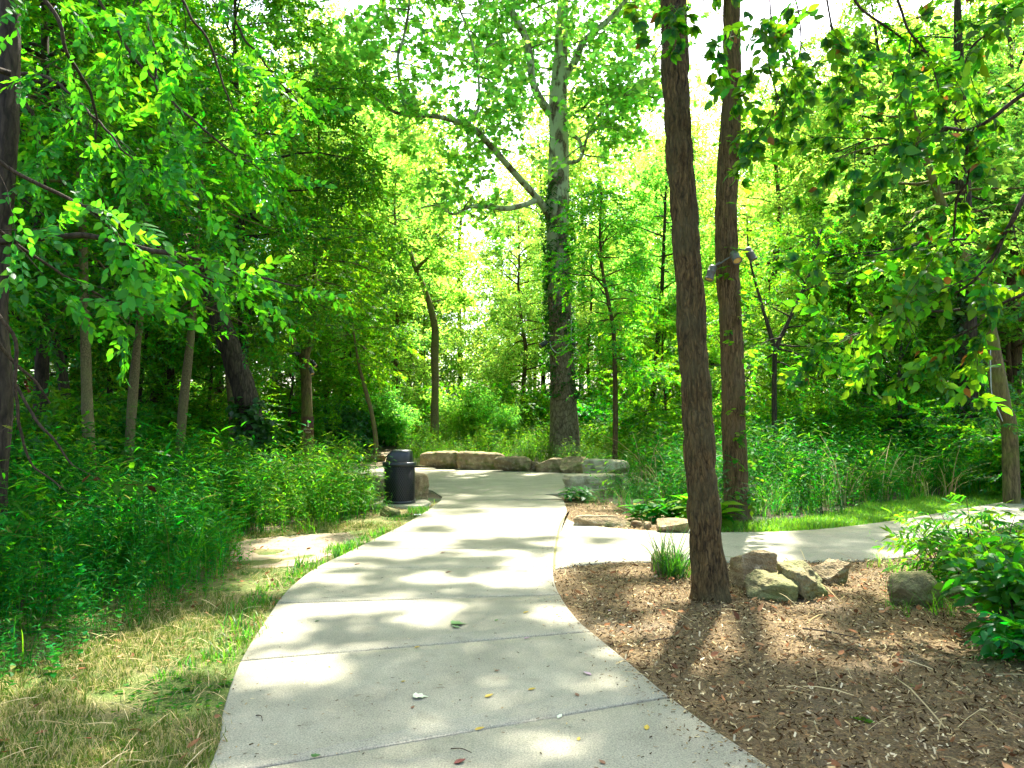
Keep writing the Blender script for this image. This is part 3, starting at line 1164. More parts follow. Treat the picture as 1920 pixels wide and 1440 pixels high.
# ------------------------------------------------------------------ STONES
def rock(name, label, loc, size, rz=0.0, mat=None, seed=0, boxy=5.0, rough=0.10, cuts=5, tilt=(0, 0), group=None, cat="stone", strata=0.07, n=32, sink=0.03):
    rng = np.random.default_rng(seed + 100)
    idx, pts, faces = {}, [], []

    def vid(a, b_, c):
        k = (a, b_, c)
        if k not in idx:
            idx[k] = len(pts)
            pts.append((2 * a / n - 1, 2 * b_ / n - 1, 2 * c / n - 1))
        return idx[k]
    for u in range(n):
        for v in range(n):
            for fn in (lambda p, q: (p, q, n), lambda p, q: (q, p, 0), lambda p, q: (n, p, q), lambda p, q: (0, q, p), lambda p, q: (q, n, p), lambda p, q: (p, 0, q)):
                faces.append([vid(*fn(u, v)), vid(*fn(u + 1, v)), vid(*fn(u + 1, v + 1)), vid(*fn(u, v + 1))])
    V = np.array(pts)
    V = V / (np.sum(np.abs(V) ** boxy, 1) ** (1 / boxy))[:, None]
    for _ in range(cuts):                      # knock corners off with planes
        d = norm(rng.normal(0, 1, 3) * np.array([1, 1, 0.8]))
        lim = rng.uniform(0.72, 1.0) * np.max(np.abs(d)) * 1.12
        s = V @ d
        V = V - np.maximum(0, s - lim)[:, None] * d
    sz = np.array(size) / 2
    W = V * sz
    nr = norm(V)
    m = float(np.mean(sz))
    q = W / m
    dsp = (fbm(q * 1.3 + seed * 3.1, 4, seed) - 0.5) * 2 * rough * m
    fine = (fbm(q * 4 + seed, 4, seed + 4) - 0.5) * rough * 1.3 * m + (0.5 - np.abs(vnoise(q * 2.2 + seed, seed + 21) - 0.5) * 2) * rough * 0.6 * m
    lay = (vnoise(np.stack([q[:, 0] * 0.5, q[:, 1] * 0.5, q[:, 2] * 6 + seed], -1), seed + 8) - 0.5) * strata * 2 * m
    hor = norm(nr * np.array([1, 1, 0.05]))
    W = W + nr * (dsp + fine)[:, None] + hor * lay[:, None]
    ct, st = math.cos(tilt[0]), math.sin(tilt[0])
    W = W @ np.array([[1, 0, 0], [0, ct, st], [0, -st, ct]])
    ct, st = math.cos(tilt[1]), math.sin(tilt[1])
    W = W @ np.array([[ct, 0, -st], [0, 1, 0], [st, 0, ct]])
    W[:, 2] += sz[2] - sink
    b = MB()
    b.add(W, np.array(faces))
    o = b.build(name, mat or M['stone'])
    o.location = [float(loc[0]), float(loc[1]), float(terrain(loc[0], loc[1]))]
    o.rotation_euler = (0, 0, rz)
    tag(o, label, cat, group)
    return o


def gx(px, py):
    return G(px, py)[:2]


GRP = "rocks beside the big foreground trunk"
rock("rock", "squarish upright brown rock with a shaded left face beside the foreground trunk", gx(1412, 1100), (0.36, 0.34, 0.40), 0.25, M['stone'], 1, 14, 0.08, 2, (0, 0.08), GRP)
rock("rock", "low grey-green wedge rock in front of the upright brown rock", gx(1440, 1122), (0.52, 0.32, 0.25), -0.35, M['stone_moss'], 22, 9, 0.15, 6, (0.12, 0.16), GRP)
rock("rock", "large mossy angular rock in the middle of the group, highest of the greenish ones", gx(1506, 1118), (0.46, 0.38, 0.34), 0.5, M['stone_moss'], 35, 7, 0.18, 7, (0.1, -0.08), GRP)
rock("rock", "small tan rock half hidden behind the mossy angular rock", gx(1556, 1092), (0.36, 0.32, 0.25), 0.3, M['stone'], 4, 7, 0.14, 6, (0, -0.25), GRP)
rock("boulder", "rounded mossy boulder under the leafy shrub at the right", gx(1714, 1132), (0.46, 0.40, 0.32), 0.2, M['stone_moss'], 51, 2.8, 0.14, 4, cat="boulder")
rock("rock", "long low bar of tan stone lying along the far edge of the side path", P(1133, 985, 12.45)[:2], (0.98, 0.30, 0.21), -0.14, M['stone'], 6, 8, 0.05, 2, cat="stone")
rock("rock", "flat-topped tan block at the path fork, right of two small cobbles", P(1262, 990, 11.75)[:2], (0.50, 0.42, 0.24), -0.1, M['stone'], 7, 6, 0.06, 4, cat="stone")
rock("rock", "small leaning cobble right beside the long low stone bar", P(1194, 984, 12.3)[:2], (0.20, 0.16, 0.15), 0.4, M['stone'], 8, 3, 0.12, 5, (0.1, 0.3))
rock("rock", "small pointed cobble beside the flat-topped tan block", P(1212, 986, 12.1)[:2], (0.17, 0.15, 0.15), 1.0, M['stone'], 9, 3, 0.14, 6, (0, -0.3))
rock("rock", "dark mossy stone buried in the long grass clump by the foreground trunk", gx(1253, 1073), (0.36, 0.3, 0.26), 0.1, M['stone_moss'], 10, 4, 0.08, 4)
# seat wall round the plaza
WG = "stones of the low wall round the plaza"
rock("wall_stone", "leftmost boulder of the low curved wall, sloping up to the right", P(826, 882, 29.0)[:2], (1.55, 0.7, 0.72), 0.0, M['stone'], 12, 4.5, 0.08, 5, (0, -0.06), WG)
rock("wall_stone", "longest boulder of the low wall, second from its left end", P(902, 884, 28.5)[:2], (1.80, 0.7, 0.72), 0.0, M['stone'], 13, 5, 0.07, 4, (0, 0.04), WG)
rock("wall_stone", "lower wall boulder with a pale lit top, third from the left end", P(961, 887, 27.4)[:2], (1.36, 0.7, 0.58), -0.1, M['stone'], 14, 5, 0.08, 4, (0, 0), WG)
rock("wall_stone", "narrow gap-filling stone in the middle of the low wall", P(1000, 886, 27.3)[:2], (0.30, 0.4, 0.42), 0, M['stone'], 15, 4, 0.1, 4, (0, 0), WG)
rock("wall_stone", "squarish wall boulder just right of the narrow gap stone", P(1031, 888, 26.9)[:2], (0.96, 0.7, 0.55), -0.1, M['stone'], 16, 6, 0.07, 3, (0, 0), WG)
rock("wall_stone", "taller wall boulder with a humped top below the plane tree", P(1077, 892, 26.4)[:2], (0.98, 0.8, 0.62), -0.2, M['stone'], 17, 5, 0.08, 4, (0, -0.04), WG)
rock("wall_stone", "rightmost wall stone, pale topped and running into the weeds", P(1136, 898, 25.2)[:2], (1.5, 0.8, 0.58), -0.35, M['stone_pale'], 18, 6, 0.06, 3, (0, 0.03), WG)
rock("bench_stone", "pale flat sawn seat stone at the right edge of the plaza", P(1112, 915, 20.0)[:2], (1.55, 0.75, 0.42), 0.28, M['stone_pale'], 19, 9, 0.03, 1, cat="stone bench")
rock("boulder", "upright tan boulder standing just behind the black bin", P(773, 940, 16.5)[:2], (0.70, 0.6, 0.66), 0.1, M['stone'], 20, 5, 0.06, 3, cat="boulder")
rock("boulder", "dark stone showing left of the black bin behind the weeds", P(703, 925, 18.2)[:2], (0.55, 0.5, 0.48), 0.1, M['stone'], 21, 4, 0.08, 4, cat="boulder")
rock("rock", "small flat grey slab leaning in the weeds at the foot of the bin", P(730, 966, 13.9)[:2], (0.36, 0.26, 0.19), -0.3, M['stone_moss'], 122, 6, 0.06, 4, (0, 0.25))
rock("seat_stone", "broad flat pale stone in front of the tree that carries the arrow sign", P(570, 897, 24.0)[:2], (1.20, 0.8, 0.52), 0.1, M['stone_pale'], 23, 6, 0.05, 3, cat="stone bench")
rock("seat_stone", "low pale stone in the weeds left of the ivy-covered leaning trunk", P(420, 899, 23.5)[:2], (0.95, 0.6, 0.45), -0.1, M['stone_pale'], 24, 6, 0.05, 3, cat="stone bench")
rock("rock", "dark ledge stone on the bare bank left behind the bin", P(610, 862, 33.5)[:2], (2.6, 0.7, 0.35), 0.02, M['stone'], 25, 5, 0.1, 4)
rock("rock", "dark broken ledge stone on the bare bank right behind the bin", P(690, 862, 33.0)[:2], (1.5, 0.7, 0.36), 0.05, M['stone'], 26, 4, 0.12, 5)

# ------------------------------------------------------------------ BIN on its pad
pc = P(751, 948, 15.6)
b = MB()
poly_slab(b, np.array([(pc[0] - 0.55, 15.0), (pc[0] + 0.52, 15.05), (pc[0] + 0.62, 15.75), (pc[0] + 0.45, 16.3), (pc[0] - 0.5, 16.3)]), z=0.075, depth=0.12)
tag(b.build("concrete_pad", M['concrete'], smooth=False), kind='structure')
bx, by = pc[0] - 0.03, 15.62
root = empty("litter_bin", (bx, by, 0.075), "black mesh litter bin with a slanted hood, standing on a small concrete pad", "litter bin")
b = MB()
H0, RB = 0.80, 0.325
ns, stepn = 44, 15
for sgn in (1, -1):
    for k in range(ns):
        t = np.linspace(0, 1, stepn)
        a = k * 2 * math.pi / ns + sgn * t * 1.35
        r1 = RB + 0.002 * sgn
        z = 0.03 + t * (H0 - 0.05)
        w = 0.0065
        V = np.concatenate([np.stack([r1 * np.cos(a - w / r1), r1 * np.sin(a - w / r1), z], -1), np.stack([r1 * np.cos(a + w / r1), r1 * np.sin(a + w / r1), z], -1)])
        q = np.arange(stepn - 1)
        b.add(V, np.stack([q, q + stepn, q + stepn + 1, q + 1], -1))
b.build("mesh_body", M['bin_black'], root, smooth=False)
b = MB()
lathe(b, [(0.0, 0.02), (0.30, 0.02), (0.305, 0.78), (0.0, 0.78)], 40)
b.build("liner", M['bin_liner'], root)
b = MB()
lathe(b, [(0.30, 0.76), (0.345, 0.765), (0.352, 0.785), (0.352, 0.825), (0.340, 0.842), (0.29, 0.845)], 48)
b.build("rim", M['bin_black'], root)
b = MB()
lathe(b, [(0.30, 0.0), (0.335, 0.0), (0.338, 0.015), (0.338, 0.045), (0.332, 0.055), (0.31, 0.055)], 48)
b.build("base_ring", M['bin_black'], root)
# hood: rounded block, its left side slanting to the opening
b = MB()
ringn = 48
a = np.linspace(0, 2 * math.pi, ringn, endpoint=False)
prof = [(0.0, 1.0), (0.06, 1.0), (0.13, 0.985), (0.19, 0.955), (0.225, 0.915), (0.245, 0.84), (0.252, 0.70), (0.255, 0.0)]
V = []
for z, s in prof:
    x = np.cos(a) * 0.275
    y = np.sin(a) * 0.275
    sx = np.sign(x) * np.abs(x / 0.275) ** 0.75 * 0.275 * s
    sy = np.sign(y) * np.abs(y / 0.275) ** 0.75 * 0.275 * s
    lim = -0.275 + max(0, (z - 0.075)) * 0.95            # slant of the left face
    sx = np.maximum(sx, lim)
    V.append(np.stack([sx, sy, np.full(ringn, 0.845 + z)], -1))
V = np.array(V).reshape(-1, 3)
npf = len(prof)
ii, jj = np.meshgrid(np.arange(npf - 1), np.arange(ringn), indexing='ij')
j2 = (jj + 1) % ringn
b.add(V, np.stack([ii * ringn + jj, ii * ringn + j2, (ii + 1) * ringn + j2, (ii + 1) * ringn + jj], -1).reshape(-1, 4))
hood = b.build("hood", M['bin_black'], root)
b = MB()
th = math.atan(0.95)
o_ = np.array([-0.278, 0, 0.93])
ux, uz = math.sin(th), math.cos(th)
V = []
for s, y in ((0.0, -0.15), (0.0, 0.15), (0.17, 0.14), (0.17, -0.14)):
    V.append([o_[0] + s * ux - 0.004, y, o_[2] + s * uz])
V += [[v[0] - 0.008 * uz, v[1], v[2] + 0.008 * ux] for v in V]
b.add(np.array(V), np.array([[0, 1, 2, 3], [4, 7, 6, 5], [0, 4, 5, 1], [1, 5, 6, 2], [2, 6, 7, 3], [3, 7, 4, 0]]))
b.build("flap", M['bin_liner'], hood, smooth=False)

# ------------------------------------------------------------------ TREES with their own shapes
def finish_trunk(mbuf, root, bark, polys=None, rmin=0.0):
    if polys:
        branch_mesh(mbuf, polys, rmin)
    return mbuf.build("trunk", bark, root)


def crown_part(root, base, rng, O, D, lib, mat, s=1.0, name="crown", jit=0.35, mult=4, spread=0.28):
    b = MB()
    if mult > 1:
        O = np.repeat(O, mult, 0)
        O = O + rng.normal(0, spread, O.shape) * np.array([1, 1, 0.7])
        D = np.repeat(D, mult, 0)
        D = D + rng.normal(0, 0.5, D.shape) * np.array([1, 1, 0.4])
    place(b, rng, lib, O - base if base is not None else O, D, jit, s)
    return b.build(name, mat, root, smooth=False)


# (1) the big foreground trunk
pts, rad = px_trunk([(1334, 1122, 76), (1330, 1085, 71), (1320, 960, 65), (1309, 800, 62), (1299, 640, 59), (1283, 400, 56), (1269, 200, 55), (1263, 0, 52), (1256, -220, 49), (1250, -480, 46), (1244, -850, 40), (1235, -1400, 30), (1228, -2100, 18)], 7.2)
FORE, FBASE, mbuf, FTR = tree_obj("tree", "thick bare brown trunk leaning slightly left in the mulch, nearest of the trees", pts, rad, M['bark_fore'], 420, 84,
                                  ridge=dict(seed=3, amp=0.20, fu=26, fv=3.4, flare=0.17))
rng = np.random.default_rng(5)
tp = np.column_stack([FTR[:, :3]])
polys, O, D = grow_limbs(rng, FTR[:, :3], FTR[:, 3], 0.72, 0.99, 16, 3.4, rise=(0.2, 0.9))
finish_trunk(mbuf, FORE, M['bark_fore'], polys, 0.012)

# (2) the second trunk with its young vine
pts, rad = px_trunk([(1381, 985, 58), (1380, 900, 50), (1376, 800, 47), (1374, 700, 45), (1370, 600, 44), (1363, 480, 46), (1361, 400, 45), (1365, 300, 42), (1371, 200, 39), (1372, 100, 36), (1372, 0, 35), (1375, -200, 33), (1380, -500, 28), (1382, -800, 22), (1385, -1150, 10)], 13.0)
SEC, SBASE, mbuf, STR = tree_obj("tree", "straight brown trunk behind the foreground trunk, with floodlights and a thin vine on it", pts, rad, M['bark_brown'], 300, 60,
                                 ridge=dict(seed=8, amp=0.15, fu=22, fv=2.2, flare=0.06))
rng = np.random.default_rng(6)
polys, O2, D2 = grow_limbs(rng, STR[:, :3], STR[:, 3], 0.74, 0.99, 18, 3.6, rise=(0.2, 0.9))
finish_trunk(mbuf, SEC, M['bark_brown'], polys, 0.012)
# vine leaves on the second trunk
b = MB()
O_, D_ = [], []
for k in range(90):
    z = rng.uniform(0.3, 8.0)
    kk = np.argmin(np.abs(STR[:, 2] - z))
    a = rng.choice([rng.normal(-1.1, 0.5), rng.normal(-0.5, 0.6)])
    r = STR[kk, 3] * 1.02 + rng.uniform(0, 0.06)
    O_.append(STR[kk, :3] + np.array([math.cos(a) * r, math.sin(a) * r, rng.normal(0, 0.03)]))
    D_.append([math.cos(a) + rng.normal(0, .7), math.sin(a) * 0.6 + rng.normal(0, .5), rng.normal(-0.1, 0.25)])
VT = [spray_tpl(rng, OVW, 5, 0.20, 0.11, 60, 0.2) for _ in range(4)]
place(b, rng, VT, O_, D_, 0.3)
b.build("vine", M['weed'], SEC, smooth=False)


# floodlights
def floodlight(label, pos, axis, L=0.26, R=0.065, root_to=None, group="floodlights strapped to the trees", mat=None):
    mat = mat or M['lamp_grey']
    pos, axis = np.array(pos, float), norm(np.array(axis, float))
    root = empty("floodlight", pos, label, "floodlight", group)
    up = np.array([0, 0, 1.0]) if abs(axis[2]) < 0.9 else np.array([0, 1.0, 0])
    R3 = frames(axis[None], up[None])[0]          # rows: x=axis
    Rm = np.array([R3[1], R3[2], R3[0]])          # z = axis

    def part(name, prof, m, sides=24, par=None):
        bb = MB()
        lathe(bb, prof, sides)
        bb.v = [v @ Rm for v in bb.v]
        return bb.build(name, m, par or root)
    hs_ = part("housing", [(0.0, -L * 0.55), (R * 0.6, -L * 0.55), (R * 0.92, -L * 0.47), (R, -L * 0.36), (R, -L * 0.1), (R * 1.05, -L * 0.09), (R * 1.05, -L * 0.04), (R, -L * 0.03), (R, L * 0.40)], mat)
    part("visor", [(R, L * 0.40), (R * 1.10, L * 0.41), (R * 1.10, L * 0.50), (R * 0.96, L * 0.50), (R * 0.94, L * 0.42)], mat, par=hs_)
    part("lens", [(R * 0.95, L * 0.43), (R * 0.6, L * 0.455), (0.0, L * 0.465)], M['lens'], par=hs_)
    if root_to is not None:
        bb = MB()
        q = np.array(root_to, float) - pos
        tube(bb, resample(np.array([np.zeros(3) - axis * L * 0.35, q * 0.5 + np.array([0, 0, 0.03]), q]), 8), 0.016, 8)
        bb.v = list(bb.v)
        bb.build("bracket", mat, root)
    return root


Y2 = 13.0
trk = lambda py: P(np.interp(py, [300, 400, 480, 600], [1365, 1361, 1363, 1370]), py, Y2)
floodlight("grey cylinder floodlight hanging lowest, on the left of the second trunk", P(1333, 512, 12.75), (-0.32, -0.15, -0.9), 0.26, 0.07, trk(495) + np.array([-0.17, -0.12, 0]))
floodlight("grey-green floodlight facing forward on the front of the second trunk", P(1379, 482, 12.62), (0.12, -0.62, -0.75), 0.22, 0.072, trk(480) + np.array([0.05, -0.17, 0.03]))
floodlight("grey floodlight sticking out on the right of the second trunk", P(1407, 477, 12.9), (0.42, -0.15, -0.85), 0.24, 0.068, trk(470) + np.array([0.18, -0.1, 0]))
b = MB()
tube(b, resample(np.array([P(1343, 497, 12.76), P(1352, 493, 12.74), P(1362, 486, 12.72), P(1371, 481, 12.70)]), 14), 0.014, 6)
o = tag(b.build("strap", M['cable']), "grey strap joining the floodlights across the second trunk", "strap")

# (3) the plane tree in the middle
YP = 33.0
pts, rad = px_trunk([(1058, 842, 62), (1058, 800, 55), (1055, 720, 49), (1052, 640, 45), (1047, 540, 43), (1045, 420, 43), (1047, 330, 42), (1048, 260, 38), (1046, 200, 37), (1049, 150, 33), (1052, 80, 26), (1056, 0, 22), (1060, -120, 17), (1064, -260, 10)], YP)
PLANE, PBASE, mbuf, PTR = tree_obj("tree", "big plane tree with pale flaking limbs and an ivy-wrapped trunk behind the stone wall", pts, rad, M['bark_plane'], 120, 40,
                                   ridge=dict(seed=5, amp=0.06, fu=9, fv=1.2, flare=0.08))
limbs = [
    [(1034, 412, 14, 33), (1010, 375, 14, 32.4), (965, 325, 13, 31.4), (930, 285, 12.5, 30.6), (900, 252, 12, 30), (875, 234, 12, 29.6), (835, 222, 9, 29), (800, 217, 8, 28.6), (762, 215, 8, 28.2), (735, 208, 6, 28), (700, 180, 4.5, 27.8), (665, 162, 4, 27.5), (625, 157, 3.5, 27.2), (590, 125, 2.5, 27), (597, 80, 2, 26.8), (625, 45, 1.5, 26.8)],
    [(762, 216, 8, 28.2), (752, 170, 6.5, 28), (746, 108, 6, 27.8), (757, 70, 5.5, 27.8), (766, 20, 5, 27.8), (770, -60, 4, 27.8)],
    [(875, 236, 8, 29.6), (884, 220, 7, 29.5), (897, 203, 6, 29.4), (898, 160, 5, 29.2), (893, 110, 5, 29), (875, 50, 4, 29), (855, 0, 3, 29), (840, -50, 2, 29)],
    [(1004, 376, 11, 32.3), (985, 383, 11, 32), (950, 391, 10.5, 31.5), (915, 387, 10, 31), (880, 388, 7, 30.6), (850, 402, 4, 30.4), (820, 385, 3, 30), (790, 390, 2, 30)],
    [(1034, 215, 17, 33), (1012, 185, 16, 32.3), (998, 150, 15, 31.8), (994, 110, 14.5, 31.5), (985, 70, 14, 31.3), (962, 25, 13, 31), (945, -20, 12, 31), (925, -90, 9, 31)],
    [(1060, 145, 17, 33), (1078, 115, 15, 32.6), (1093, 80, 13, 32.3), (1120, 55, 11.5, 32), (1150, 28, 10, 31.8), (1180, -10, 9, 31.6), (1210, -70, 6, 31.5)],
    [(1066, 305, 8, 32.8), (1082, 302, 7, 32.5), (1092, 290, 6, 32.3), (1102, 255, 5, 32), (1120, 220, 5, 31.8), (1150, 188, 4.5, 31.5), (1180, 178, 4, 31.3), (1215, 180, 3, 31), (1240, 190, 2, 30.8)],
    [(1068, 252, 8, 32.8), (1085, 262, 7, 32.5), (1092, 285, 6, 32.4)],
    [(1066, 215, 5, 32.8), (1090, 205, 4, 32.4), (1120, 178, 3.5, 32), (1160, 170, 2.5, 31.6)],
]
rngp = np.random.default_rng(12)
polysP, OP, DP = [], [], []
extra_mb = MB()
for li, L in enumerate(limbs):
    p = np.array([P(s[0], s[1], s[3]) for s in L])
    r = np.array([s[2] * s[3] / FPX / 2 for s in L])
    f = resample(np.column_stack([p - PBASE, r]), max(10, len(L) * 5))
    lm = MB()
    tube(lm, f[:, :3], np.maximum(0.01, f[:, 3] * (1 + 0.10 * (vnoise(f[:, :3] * 2.3, 3) - 0.5))), 12)
    lm.build("limb", M['bark_pale'] if li in (3, 4, 5) else M['bark_plane'], PLANE)
    nl = {0: 26, 1: 14, 2: 16, 3: 9, 4: 18, 5: 22, 6: 14, 7: 1, 8: 6}[li]
    pl, O, D = grow_limbs(rngp, f[:, :3], f[:, 3] + 0.02, 0.15 if li != 0 else 0.3, 1.0, nl, 1.9, rise=(-0.15, 0.7), prof=lambda u: 1.0, sub=1.6, step=0.5)
    polysP += pl
    OP.append(O)
    DP.append(D)
pl, O, D = grow_limbs(rngp, PTR[:, :3], PTR[:, 3], 0.62, 1.0, 16, 4.2, rise=(0.1, 0.8), step=0.5)
polysP += pl
OP.append(O)
DP.append(D)
OP, DP = np.concatenate(OP), np.concatenate(DP)
# the big limbs stay bare on the side towards the path
okp = np.ones(len(OP), bool)
qx, qy, _ = project(OP + PBASE)
for L in limbs[:6] + [[(1047, 330, 42, 33), (1046, 200, 37, 33), (1052, 80, 26, 33), (1056, 0, 22, 33)]]:
    f = resample(np.array([(s[0], s[1], s[3], s[2]) for s in L], float), 40)
    dd = np.hypot(qx[:, None] - f[None, :, 0], qy[:, None] - f[None, :, 1])
    j = dd.argmin(1)
    okp &= ~((dd.min(1) < 13 + f[j, 3] * 0.5) & ((OP[:, 1] + PBASE[1]) < f[j, 2] + 0.2))
OP, DP = OP[okp], DP[okp]
finish_trunk(mbuf, PLANE, M['bark_plane'], polysP)
crown_part(PLANE, None, rngp, OP, DP, TUFT_PLANE, M['leaf_plane'], 0.92, mult=3, spread=0.65)
# ivy on the trunk
O_, D_ = [], []
for k in range(900):
    z = rngp.uniform(2.8, 12.6)
    kk = np.argmin(np.abs(PTR[:, 2] - z))
    a = rngp.uniform(-3.14, 3.14)
    dens = 0.9 if 5.5 < z < 9.8 else 0.45
    if -2.2 < a < -0.9 and rngp.uniform() > dens * 0.8:
        continue
    if rngp.uniform() > dens + 0.25:
        continue
    r = PTR[kk, 3] * 1.02 + abs(rngp.normal(0, 0.12))
    O_.append(PTR[kk, :3] + np.array([math.cos(a) * r, math.sin(a) * r, 0]))
    D_.append([math.cos(a), math.sin(a), -0.3])
b = MB()
place(b, rngp, [tuft_tpl(rngp, KI, 9, 0.18, 0.15) for _ in range(4)], O_, D_, 0.5)
b.build("ivy", M['leaf_ivy'], PLANE, smooth=False)
floodlight("small dark floodlight on the left of the plane trunk", P(1019, 645, 32.3), (-0.75, -0.3, -0.5), 0.38, 0.11, P(1036, 640, 32.6), mat=M['lamp_dark'])
floodlight("small dark floodlight on the right of the plane trunk", P(1074, 642, 32.3), (0.7, -0.3, -0.5), 0.38, 0.11, P(1064, 640, 32.6), mat=M['lamp_dark'])
b = MB()
tube(b, resample(np.array([P(1071, 600, 32.35), P(1071, 630, 32.3), P(1066, 645, 32.3), P(1052, 660, 32.25), P(1043, 661, 32.25), P(1034, 652, 32.3), P(1031, 640, 32.3)]), 40), 0.022, 6)
o = tag(b.build("cable", M['cable_pale']), "pale cable looped across the plane trunk between its floodlights", "cable")

# (4) the tree that carries the arrow sign
YS = 28.0
pts, rad = px_trunk([(577, 856, 28), (576, 800, 24), (575, 740, 21), (573, 700, 20), (571, 668, 19), (582, 645, 11), (586, 620, 9), (588, 560, 8), (592, 460, 7), (596, 330, 5), (600, 180, 3)], YS)
SIGNT, SGB, mbuf, SGT = tree_obj("tree", "forked mossy trunk that carries the brown arrow sign", pts, rad, M['bark_moss'], 90, 24, ridge=dict(seed=11, amp=0.08, fu=20, fv=2.0, flare=0.05),
                                 extra=[(np.array([P(570, 672, YS), P(562, 660, YS), P(556, 650, YS), P(540, 600, YS + .5)]), np.array([0.17, 0.13, 0.09, 0.03]))])
rng = np.random.default_rng(21)
pl, O, D = grow_limbs(rng, SGT[:, :3], SGT[:, 3], 0.45, 1.0, 26, 3.2, rise=(-0.1, 0.7))
finish_trunk(mbuf, SIGNT, M['bark_moss'], pl, 0.008)
crown_part(SIGNT, None, rng, O, D, SPR_MID, M['leaf_mid'], 1.15)
sc_ = P(578, 798, YS - 0.29)
sroot = empty("sign", sc_, "brown wooden arrow sign with tan lettering fixed to the mossy forked trunk", "sign")
b = MB()
sw, sh, st = 0.40, 0.66, 0.02


def boxv(x0, x1, y0, y1, z0, z1):
    V = np.array([[x0, y0, z0], [x1, y0, z0], [x1, y1, z0], [x0, y1, z0], [x0, y0, z1], [x1, y0, z1], [x1, y1, z1], [x0, y1, z1]])
    return V, np.array([[3, 2, 1, 0], [4, 5, 6, 7], [0, 1, 5, 4], [1, 2, 6, 5], [2, 3, 7, 6], [3, 0, 4, 7]])


b.add(*boxv(-sw / 2, sw / 2, 0, st, -sh / 2, sh / 2))
bo = b.build("board", M['sign_brown'], sroot, smooth=False)
bm = bo.modifiers.new("bevel", 'BEVEL')
bm.width = 0.012
b = MB()
ar = np.array([(-0.028, -0.05), (0.028, -0.05), (0.028, 0.11), (0.075, 0.10), (0.0, 0.22), (-0.075, 0.10), (-0.028, 0.11)])
n7 = len(ar)
V = np.concatenate([np.column_stack([ar[:, 0], np.full(n7, -0.012), ar[:, 1]]), np.column_stack([ar[:, 0], np.full(n7, -0.001), ar[:, 1]])])
b.add(V, np.arange(n7)[None], np.array([[k, k + n7, (k + 1) % n7 + n7, (k + 1) % n7] for k in range(n7)]))
b.build("arrow", M['sign_white'], bo, smooth=False)
for txt, z in (("NATURE", -0.145), ("TRAIL", -0.245)):
    cu = bpy.data.curves.new("lettering", 'FONT')
    cu.body = txt
    cu.align_x = 'CENTER'
    cu.align_y = 'CENTER'
    cu.size = 0.088
    cu.extrude = 0.003
    cu.materials.append(M['sign_tan'])
    tmp = bpy.data.objects.new("lettering", cu)
    me = bpy.data.meshes.new_from_object(tmp)
    bpy.data.objects.remove(tmp)
    o = bpy.data.objects.new("lettering", me)
    o.location = (0, -0.005, z)
    o.rotation_euler = (math.pi / 2, 0, 0)
    o.parent = bo
    COL.objects.link(o)
floodlight("floodlight on the left of the forked mossy trunk, pointing out left", P(553, 664, 27.6), (-0.85, -0.2, -0.45), 0.34, 0.085, P(565, 662, 27.8), mat=M['lamp_dark'])
floodlight("upper of two floodlights on the right of the forked mossy trunk", P(588, 682, 27.6), (0.6, -0.3, -0.7), 0.28, 0.08, P(579, 672, 27.8), mat=M['lamp_dark'])
floodlight("lower of two floodlights on the right of the forked mossy trunk", P(584, 696, 27.6), (0.4, -0.4, -0.8), 0.28, 0.08, P(577, 690, 27.8), mat=M['lamp_grey'])

# (5) the ivy-footed trunk leaning left
def simple_tree(label, spec, Y, bark, crown=None, seed=0, rings=60, sides=16, ridge=None, name="tree", extra=None, group=None):
    pts, rad = px_trunk(spec, Y)
    root, base, mbuf, full = tree_obj(name, label, pts, rad, bark, rings, sides, ridge=ridge, extra=extra, group=group)
    rng = np.random.default_rng(seed + 300)
    polys = None
    if crown:
        c = dict(t0=0.4, t1=1.0, nl=20, R=3.0, rise=(-0.1, 0.6), step=0.42, lib=SPR_MID, mat='leaf_mid', s=1.0)
        c.update(crown)
        polys, O, D = grow_limbs(rng, full[:, :3], full[:, 3], c['t0'], c['t1'], c['nl'], c['R'], rise=c['rise'], step=c['step'])
        if c.get('cond'):
            px, py, f = project(O + base)
            k = c['cond'](px, py)
            O, D = O[k], D[k]
        crown_part(root, None, rng, O, D, c['lib'], M[c['mat']], c['s'], mult=c.get('mult', 4))
    finish_trunk(mbuf, root, bark, polys, 0.007)
    return root, base, full


LEAN, LB, LT = simple_tree("thick dark trunk leaning left over the weeds, its foot wrapped in ivy",
                           [(487, 868, 48), (474, 800, 48), (456, 725, 46), (432, 655, 43), (412, 600, 38), (392, 540, 33), (370, 470, 28), (330, 400, 23), (285, 335, 19), (230, 250, 15), (190, 120, 12), (170, -50, 8), (160, -250, 4)], 20.0, M['bark_dark'],
                           dict(t0=0.45, nl=26, R=3.6, lib=SPR_FINE, mat='leaf_dark', s=1.3), 1, 160, 40, ridge=dict(seed=15, amp=0.11, fu=22, fv=2.0, flare=0.03))
O_, D_ = [], []
rng = np.random.default_rng(77)
for k in range(230):
    z = rng.uniform(0.2, 2.6) * rng.uniform(0.6, 1)
    kk = np.argmin(np.abs(LT[:, 2] - z))
    a = rng.uniform(-3.1, 0.6)
    r = LT[kk, 3] + abs(rng.normal(0.05, 0.08))
    O_.append(LT[kk, :3] + np.array([math.cos(a) * r, math.sin(a) * r, 0]))
    D_.append([math.cos(a), math.sin(a), -0.6])
b = MB()
place(b, rng, [tuft_tpl(rng, OVW, 7, 0.16, 0.17) for _ in range(4)], O_, D_, 0.4)
b.build("ivy", M['leaf_ivy'], LEAN, smooth=False)

